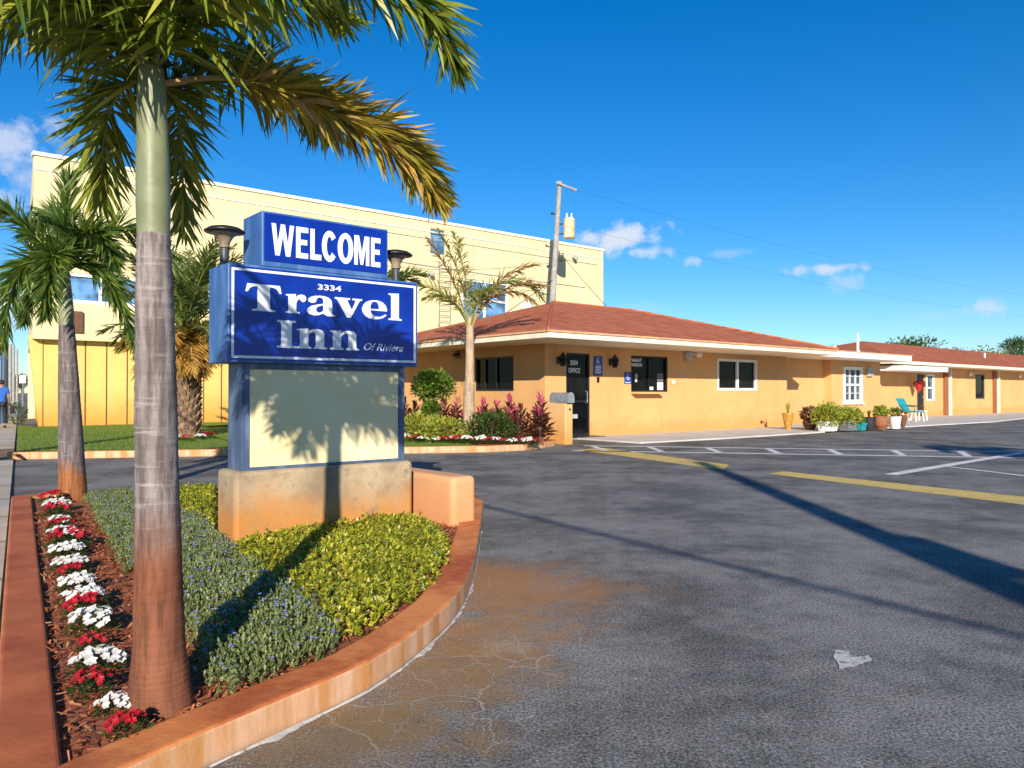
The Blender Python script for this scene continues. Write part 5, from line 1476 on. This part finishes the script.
# ------------------------------------------------------------------ utility pole, wires
up = thing('utility_pole', (1.75, 39.2, 0), 'weathered utility pole with rusty transformer behind the office roof', 'utility pole')
b0, t0_ = Vector((1.70, 39.2, 0)), Vector((2.45, 39.2, 12.1))
mb = MB(); mb.tube([b0, b0.lerp(t0_, .5), t0_], [.18, .15, .115], 12); mb.build('pole', M['concrete_pole'], up)
pz = lambda z: b0.lerp(t0_, z / 12.1)
mb = MB(); q = pz(11.95); mb.tube([q + Vector((-.2, -.2, .05)), q + Vector((.85, -.2, -.35))], .055, 6); mb.build('cross_arm', M['concrete_pole'], up)
mb = MB(); q = pz(9.65) + Vector((.62, -.1, 0))
mb.lathe([(.25, -.5), (.29, -.46), (.29, .42), (.30, .44), (.30, .50), (.2, .56)], q, 16); tr = mb.build('transformer', M['rust_white'], up)
mb = MB()
for dx in (-.12, .12): mb.lathe([(.04, .54), (.06, .62), (.03, .68), (.05, .74), (.02, .8)], q + Vector((dx, 0, 0)), 8)
mb.build('bushing', M['white'], tr)
mb = MB()
for dz in (-.25, .25): mb.tube([q + Vector((-.3, 0, dz)), pz(9.65 + dz)], .04, 6)
mb.build('bracket', M['darkgrey'], up)
for z, dx in ((8.0, .3), (7.7, -.35), (10.4, -.3)):
    mb = MB(); q = pz(z); mb.tube([q, q + Vector((dx, -.15, .02))], .035, 6); mb.ball(q + Vector((dx, -.15, .02)), .08); mb.build('insulator', M['darkgrey'], up)
def wire(a, b, sag, r, label):
    a, b = Vector(a), Vector(b); mb = MB()
    mb.tube([a.lerp(b, i / 24) + Vector((0, 0, -sag * 4 * (i / 24) * (1 - i / 24))) for i in range(25)], r, 5)
    o = mb.build('overhead_wire', M['wire'], org=a); tag(o, label, 'wire'); return o
q = pz(11.6)
wire(q + Vector((.85, -.2, 0)), (75, 95, 12.2), 1.2, .005, 'thin overhead wire from the cross arm running far right across the sky')
wire(pz(9.9) + Vector((.3, -.1, 0)), (60, 78, 8.5), 1.0, .0045, 'lower thin overhead wire running right from beside the transformer')
wire(pz(8.6) + Vector((.1, -.1, 0)), OF(9.5, 5.2, 3.75), .15, .014, 'slanting service wire from the pole down to the office roof')
wire(pz(7.9) + Vector((-.3, -.1, 0)), TF(9.5, -.3, 7.2), .5, .012, 'sagging cable from the pole leftwards along the cream facade')
wire(pz(7.0) + Vector((-.1, -.1, 0)), OF(2.6, 8.3, 2.9), .05, .02, 'short slack cable from the pole to the back of the office roof')

# ------------------------------------------------------------------ far street furniture, left edge
sp_ = thing('street_pole', G(4, 423.5, .03), 'street pole at the left edge, dark blue below and white above', 'pole')
p = G(4, 423.5, .03)
mb = MB(); mb.tube([p, p + Vector((0, 0, 3.9))], [.15, .13], 12); mb.build('sleeve', M['navy_pole'], sp_)
mb = MB(); mb.tube([p + Vector((0, 0, 3.9)), p + Vector((0, 0, 5.1))], [.11, .10], 12); mb.lathe([(.14, 5.1), (.17, 5.2), (.15, 5.4), (.06, 5.5)], p, 12); mb.build('upper_pole', M['white'], sp_)
for i, (px, dep, h, lab) in enumerate(((10, 62, 5.2, 'distant pale pole on the left street, nearest of the far row'), (13.5, 85, 6.5, 'distant pale pole on the left street, middle of the far row'), (17, 110, 7.5, 'distant pale pole on the left street, farthest of the far row'))):
    x = (px - 512) / FPX * dep
    t = thing('distant_pole', (x, dep, 0), lab, 'pole', 'poles down the left street')
    mb = MB(); mb.tube([(x, dep, 0), (x, dep, h)], [.16, .12], 8); mb.build('pole', M['concrete_pole'], t)
    mb = MB(); mb.tube([(x, dep, h - .4), (x - 1.6, dep, h + .1)], .05, 6); mb.fbox(Frame((x, dep), Vector((1, 0, 0)), Vector((0, 1, 0))), -2.1, -1.5, -.12, .12, h + .03, h + .14); mb.build('lamp_arm', M['grey_metal'], t)
x = (23 - 512) / FPX * 70
t = thing('street_sign', (x, 70, 0), 'small white sign on a post far down the left pavement', 'sign')
mb = MB(); mb.tube([(x, 70, 0), (x, 70, 2.9)], .05, 6); mb.build('post', M['grey_metal'], t)
mb = MB(); mb.fbox(Frame((x, 69.93), Vector((1, 0, 0)), Vector((0, 1, 0))), -.3, .3, 0, .03, 2.15, 2.85); mb.build('board', M['white'], t)

def far_tree(x, y, h, r, mat, label, seed, n=1500, trunk_h=.35, group='trees beyond the far wing'):
    t = thing('tree', (x, y, 0), label, 'tree', group); rs = random.Random(seed)
    mb = MB(); top = Vector((x, y, h * .8))
    mb.tube([(x, y, 0), (x + .1, y, h * trunk_h), top], [.3, .22, .08], 8)
    cs = []
    for k in range(9):
        a = rs.uniform(0, 6.28); d = r * rs.uniform(.2, .7); c = Vector((x + math.cos(a) * d, y + math.sin(a) * d, h * rs.uniform(.55, .86))); cs.append(c)
        mb.tube([(x, y, h * trunk_h * rs.uniform(.8, 1.4)), c], [.1, .03], 5)
    mb.build('trunk', M['bark'], t)
    mb = MB()
    for c in cs + [top]: leaf_cloud(mb, c, (r * .5, r * .5, h * .17), n // 10, .32, .18, rs, .3, .5, 1.2)
    mb.build('crown', M[mat], t)
def fx(px, d): return (px - 512) / FPX * d
far_tree(fx(912, 78), 78, 7.1, 3.2, 'tree', 'dark green tree beyond the far wing roof, left one', 1)
far_tree(fx(893, 84), 84, 6.9, 2.2, 'tree', 'small green tree top peeping left of the dark green one behind the wing', 5, 900)
far_tree(fx(980, 88), 88, 6.8, 3.8, 'tree_olive', 'olive tree crown beyond the far wing roof, right one', 2)
far_tree(fx(930, 110), 110, 7.4, 3.0, 'tree', 'faint distant tree between the dark and the olive tree', 6, 900)
far_tree(fx(22, 130), 130, 4.2, 3.0, 'tree', 'small dark tree at the far end of the left pavement', 3, 900, group='trees down the left street')
far_tree(fx(15, 150), 150, 5.0, 4.0, 'tree', 'green tree farthest down the left street', 4, 900, group='trees down the left street')
for i, (px, d, h) in enumerate(((1012, 92, 6.6), (1022, 95, 6.9))):
    x = fx(px, d); t = thing('fan_palm', (x, d, 0), ('dark fan palm' if i == 0 else 'taller fan palm at the right picture edge') + ' beyond the far wing roof', 'palm tree', 'far palms beyond the wing')
    mb = MB(); mb.tube([(x, d, 0), (x, d, h)], [.2, .16], 8); mb.build('trunk', M['bark'], t)
    mb = MB(); leaf_cloud(mb, (x, d, h), (1.1, 1.1, 1.0), 420, .75, .10, random.Random(i), .1, .3, 2); mb.build('crown', M['shrub_dark'], t)

# shrubs along foot of the slanted pier
pbz = thing('low_shrub', st(24, .3), 'low dark shrub at the foot of the cream building by the left pavement', 'shrub')
mb = MB(); leaf_cloud(mb, st(26, .0, .45), (.25, .5, .4), 300, .1, .06, random.Random(2)); mb.build('foliage', M['shrub_dark'], pbz)

# ------------------------------------------------------------------ pole and cable behind the camera (their shade crosses the lot)
sp2 = thing('utility_pole', (3.25, -7.2, 0), 'utility pole behind the viewpoint casting the broad shadow over the lot', 'utility pole')
hp = 21.55 * math.tan(SUN_EL)
b0, t0_ = Vector((3.05, -7.2, 0)), Vector((4.62, -7.2, hp))
mb = MB(); mb.tube([b0, b0.lerp(t0_, .5), t0_], [.24, .20, .13], 12); mb.build('pole', M['concrete_pole'], sp2)
mb = MB(); q = b0.lerp(t0_, .62) + Vector((.24, 0, 0)); mb.lathe([(.14, -.28), (.16, -.25), (.16, .25), (.12, .30)], q, 14); mb.tube([q, b0.lerp(t0_, .62)], .05, 6); mb.build('transformer', M['rust_white'], sp2)
hc = 4.5; bk = hc / math.tan(SUN_EL)
off = Vector((-math.sin(SUN_AZ), -math.cos(SUN_AZ), 0)) * bk
g0, g1 = G(480, 505), G(1024, 637)
d = (g1 - g0)
A = g0 + off - d * 3.2 + Vector((0, 0, hc)); B = g1 + off + d * 1.2 + Vector((0, 0, hc))
o = wire(A, B, .0, .030, 'thick cable crossing behind the viewpoint above the lot')
pl = thing('utility_pole', (A.x, A.y, 0), 'pole beyond the left picture edge carrying the thick cable', 'utility pole')
mb = MB(); mb.tube([(A.x, A.y, 0), (A.x, A.y, hc + .3)], [.18, .14], 10); mb.build('pole', M['concrete_pole'], pl)
pl = thing('utility_pole', (B.x, B.y, 0), 'pole behind the viewpoint on the right carrying the thick cable', 'utility pole')
mb = MB(); mb.tube([(B.x, B.y, 0), (B.x, B.y, hc + .3)], [.18, .14], 10); mb.build('pole', M['concrete_pole'], pl)

# ------------------------------------------------------------------ person at the left edge
def skin(pts, edges, radii, sub=2):
    me = bpy.data.meshes.new('skin'); me.from_pydata([Vector(p) for p in pts], edges, [])
    o = bpy.data.objects.new('skin', me); col.objects.link(o)
    o.modifiers.new('s', 'SKIN'); sv = me.skin_vertices[0].data
    for i, r in enumerate(radii): sv[i].radius = r if hasattr(r, '__len__') else (r, r)
    sv[0].use_root = True
    o.modifiers.new('d', 'SUBSURF').levels = sub
    dg = bpy.context.evaluated_depsgraph_get(); dg.update()
    m2 = bpy.data.meshes.new_from_object(o.evaluated_get(dg))
    mb = MB(); mb.add([v.co for v in m2.vertices], [tuple(p.vertices) for p in m2.polygons])
    bpy.data.objects.remove(o); bpy.data.meshes.remove(m2); bpy.data.meshes.remove(me)
    return mb
M['skin'] = simple('skin', (.36, .20, .13), .6, .1)
M['hair'] = simple('dark_hair', (.02, .015, .012), .7)
M['shirt'] = simple('blue_shirt', (.015, .10, .42), .8)
M['trousers'] = simple('black_trousers', (.02, .02, .024), .85)
M['shoe'] = simple('black_shoe', (.015, .015, .015), .6)
pp = G(1, 428, .03)
# standing figure seen from behind, walking away; local x right, y forward
J = {'pelvis': (0, 0, .93), 'waist': (0, .01, 1.06), 'chest': (0, .02, 1.28), 'neck': (0, .02, 1.46), 'head': (0, .05, 1.60), 'crown': (0, .05, 1.70),
     'shr': (.17, .01, 1.40), 'elr': (.22, -.03, 1.13), 'wrr': (.24, .10, .92), 'shl': (-.17, .01, 1.40), 'ell': (-.23, .0, 1.12), 'wrl': (-.24, .08, .90),
     'hpr': (.09, 0, .88), 'knr': (.10, .10, .50), 'anr': (.10, .02, .09), 'tor': (.11, .16, .04), 'hpl': (-.09, 0, .88), 'knl': (-.10, -.02, .50), 'anl': (-.10, -.20, .10), 'tol': (-.11, -.06, .04)}
K = list(J); idx = {k: i for i, k in enumerate(K)}
Ed = [('pelvis', 'waist'), ('waist', 'chest'), ('chest', 'neck'), ('neck', 'head'), ('head', 'crown'), ('chest', 'shr'), ('shr', 'elr'), ('elr', 'wrr'), ('chest', 'shl'), ('shl', 'ell'), ('ell', 'wrl'), ('pelvis', 'hpr'), ('hpr', 'knr'), ('knr', 'anr'), ('anr', 'tor'), ('pelvis', 'hpl'), ('hpl', 'knl'), ('knl', 'anl'), ('anl', 'tol')]
rad = {'pelvis': (.13, .10), 'waist': (.12, .09), 'chest': (.14, .10), 'neck': .055, 'head': (.08, .10), 'crown': (.06, .075), 'shr': .055, 'elr': .042, 'wrr': .03, 'shl': .055, 'ell': .042, 'wrl': .03, 'hpr': .085, 'knr': .058, 'anr': .042, 'tor': .035, 'hpl': .085, 'knl': .058, 'anl': .042, 'tol': .035}
person = thing('person', pp, 'person in blue shirt and black trousers walking away at the left picture edge', 'person', rz=R(28))
def place(mb):
    mb.v = [WORLD[person] @ Vector((v.x, v.y, v.z)) for v in mb.v]; return mb
mb = skin([J[k] for k in K], [(idx[a], idx[b]) for a, b in Ed], [rad[k] for k in K])
# hands: palm, four fingers and a thumb grown from the wrists
for s_ in (1, -1):
    wr = Vector(J['wrr' if s_ > 0 else 'wrl'])
    hd = Vector((0, .25, -.97)).normalized()
    pts = [wr, wr + hd * .05, wr + hd * .09]; ed = [(0, 1), (1, 2)]; ra = [.026, (.036, .018), (.038, .016)]
    for k in range(4):
        f = wr + hd * .09 + Vector((0, (k - 1.5) * .02, 0)); L = (.065, .075, .07, .055)[k]; b = len(pts)
        pts += [f + hd * L * .5, f + (hd + Vector((-s_ * .4, 0, 0))).normalized() * L]; ed += [(2, b), (b, b + 1)]; ra += [.009, .008]
    b = len(pts); pts += [wr + hd * .03 + Vector((0, .035, 0)), wr + hd * .075 + Vector((-s_ * .01, .05, 0))]; ed += [(1, b), (b, b + 1)]; ra += [.011, .009]
    h2 = skin(pts, ed, ra, 1); mb.add(h2.v, h2.f)
hd = Vector(J['head'])
for s_ in (1, -1): mb.ball(hd + Vector((s_ * .088, -.005, .0)), (.012, .022, .032), 6, 4); mb.ball(hd + Vector((s_ * .032, .092, .01)), (.012, .008, .007), 6, 4)
mb.ball(hd + Vector((0, .108, -.02)), (.013, .018, .024), 6, 4); mb.ball(hd + Vector((0, .098, -.055)), (.026, .008, .006), 6, 4)
place(mb).build('body', M['skin'], person, smooth=True)
mb = MB(); mb.ball(hd + Vector((0, -.015, .035)), (.098, .112, .105), 14, 10); place(mb).build('hair', M['hair'], person, smooth=True)
S = ['waist', 'pelvis', 'chest', 'neck0', 'shr', 'elr0', 'shl', 'ell0']
J2 = dict(J); J2['pelvis'] = (0, 0, .90); J2['neck0'] = (0, .02, 1.42); J2['elr0'] = Vector(J['shr']).lerp(Vector(J['elr']), .8); J2['ell0'] = Vector(J['shl']).lerp(Vector(J['ell']), .8)
i2 = {k: i for i, k in enumerate(S)}
place(skin([J2[k] for k in S], [(i2[a], i2[b]) for a, b in (('waist', 'pelvis'), ('waist', 'chest'), ('chest', 'neck0'), ('chest', 'shr'), ('shr', 'elr0'), ('chest', 'shl'), ('shl', 'ell0'))], [(.15, .12), (.16, .13), (.17, .13), .075, .078, .066, .078, .066])).build('shirt', M['shirt'], person, smooth=True)
S = ['pelvis', 'hpr', 'knr', 'anr0', 'hpl', 'knl', 'anl0']; J2 = dict(J); J2['anr0'] = Vector(J['knr']).lerp(Vector(J['anr']), .9); J2['anl0'] = Vector(J['knl']).lerp(Vector(J['anl']), .9)
i2 = {k: i for i, k in enumerate(S)}
place(skin([J2[k] for k in S], [(0, 1), (1, 2), (2, 3), (0, 4), (4, 5), (5, 6)], [(.145, .12), .10, .072, .058, .10, .072, .058])).build('trousers', M['trousers'], person, smooth=True)
mb = MB()
for s_ in ('r', 'l'):
    a, t_ = Vector(J['an' + s_]), Vector(J['to' + s_]); mb.ball((a + t_) / 2 + Vector((0, -.01, -.015)), (.05, .14, .05), 10, 6)
place(mb).build('shoes', M['shoe'], person, smooth=True)
bg_ = thing('shoulder_bag', WORLD[person] @ Vector((.34, .02, .78)), 'black bag held at the right side of the person in blue', 'bag', rz=R(28))
mb = MB(); mb.fbox(Frame((0, 0), Vector((1, 0, 0)), Vector((0, 1, 0))), .27, .38, -.15, .19, .52, .78); place(mb).build('body', M['trousers'], bg_, bevel=.03)
mb = MB(); mb.tube([(.32, -.08, .78), (.27, .0, .86), (.26, .12, .86), (.32, .14, .78)], .012, 6); place(mb).build('handle', M['trousers'], bg_)
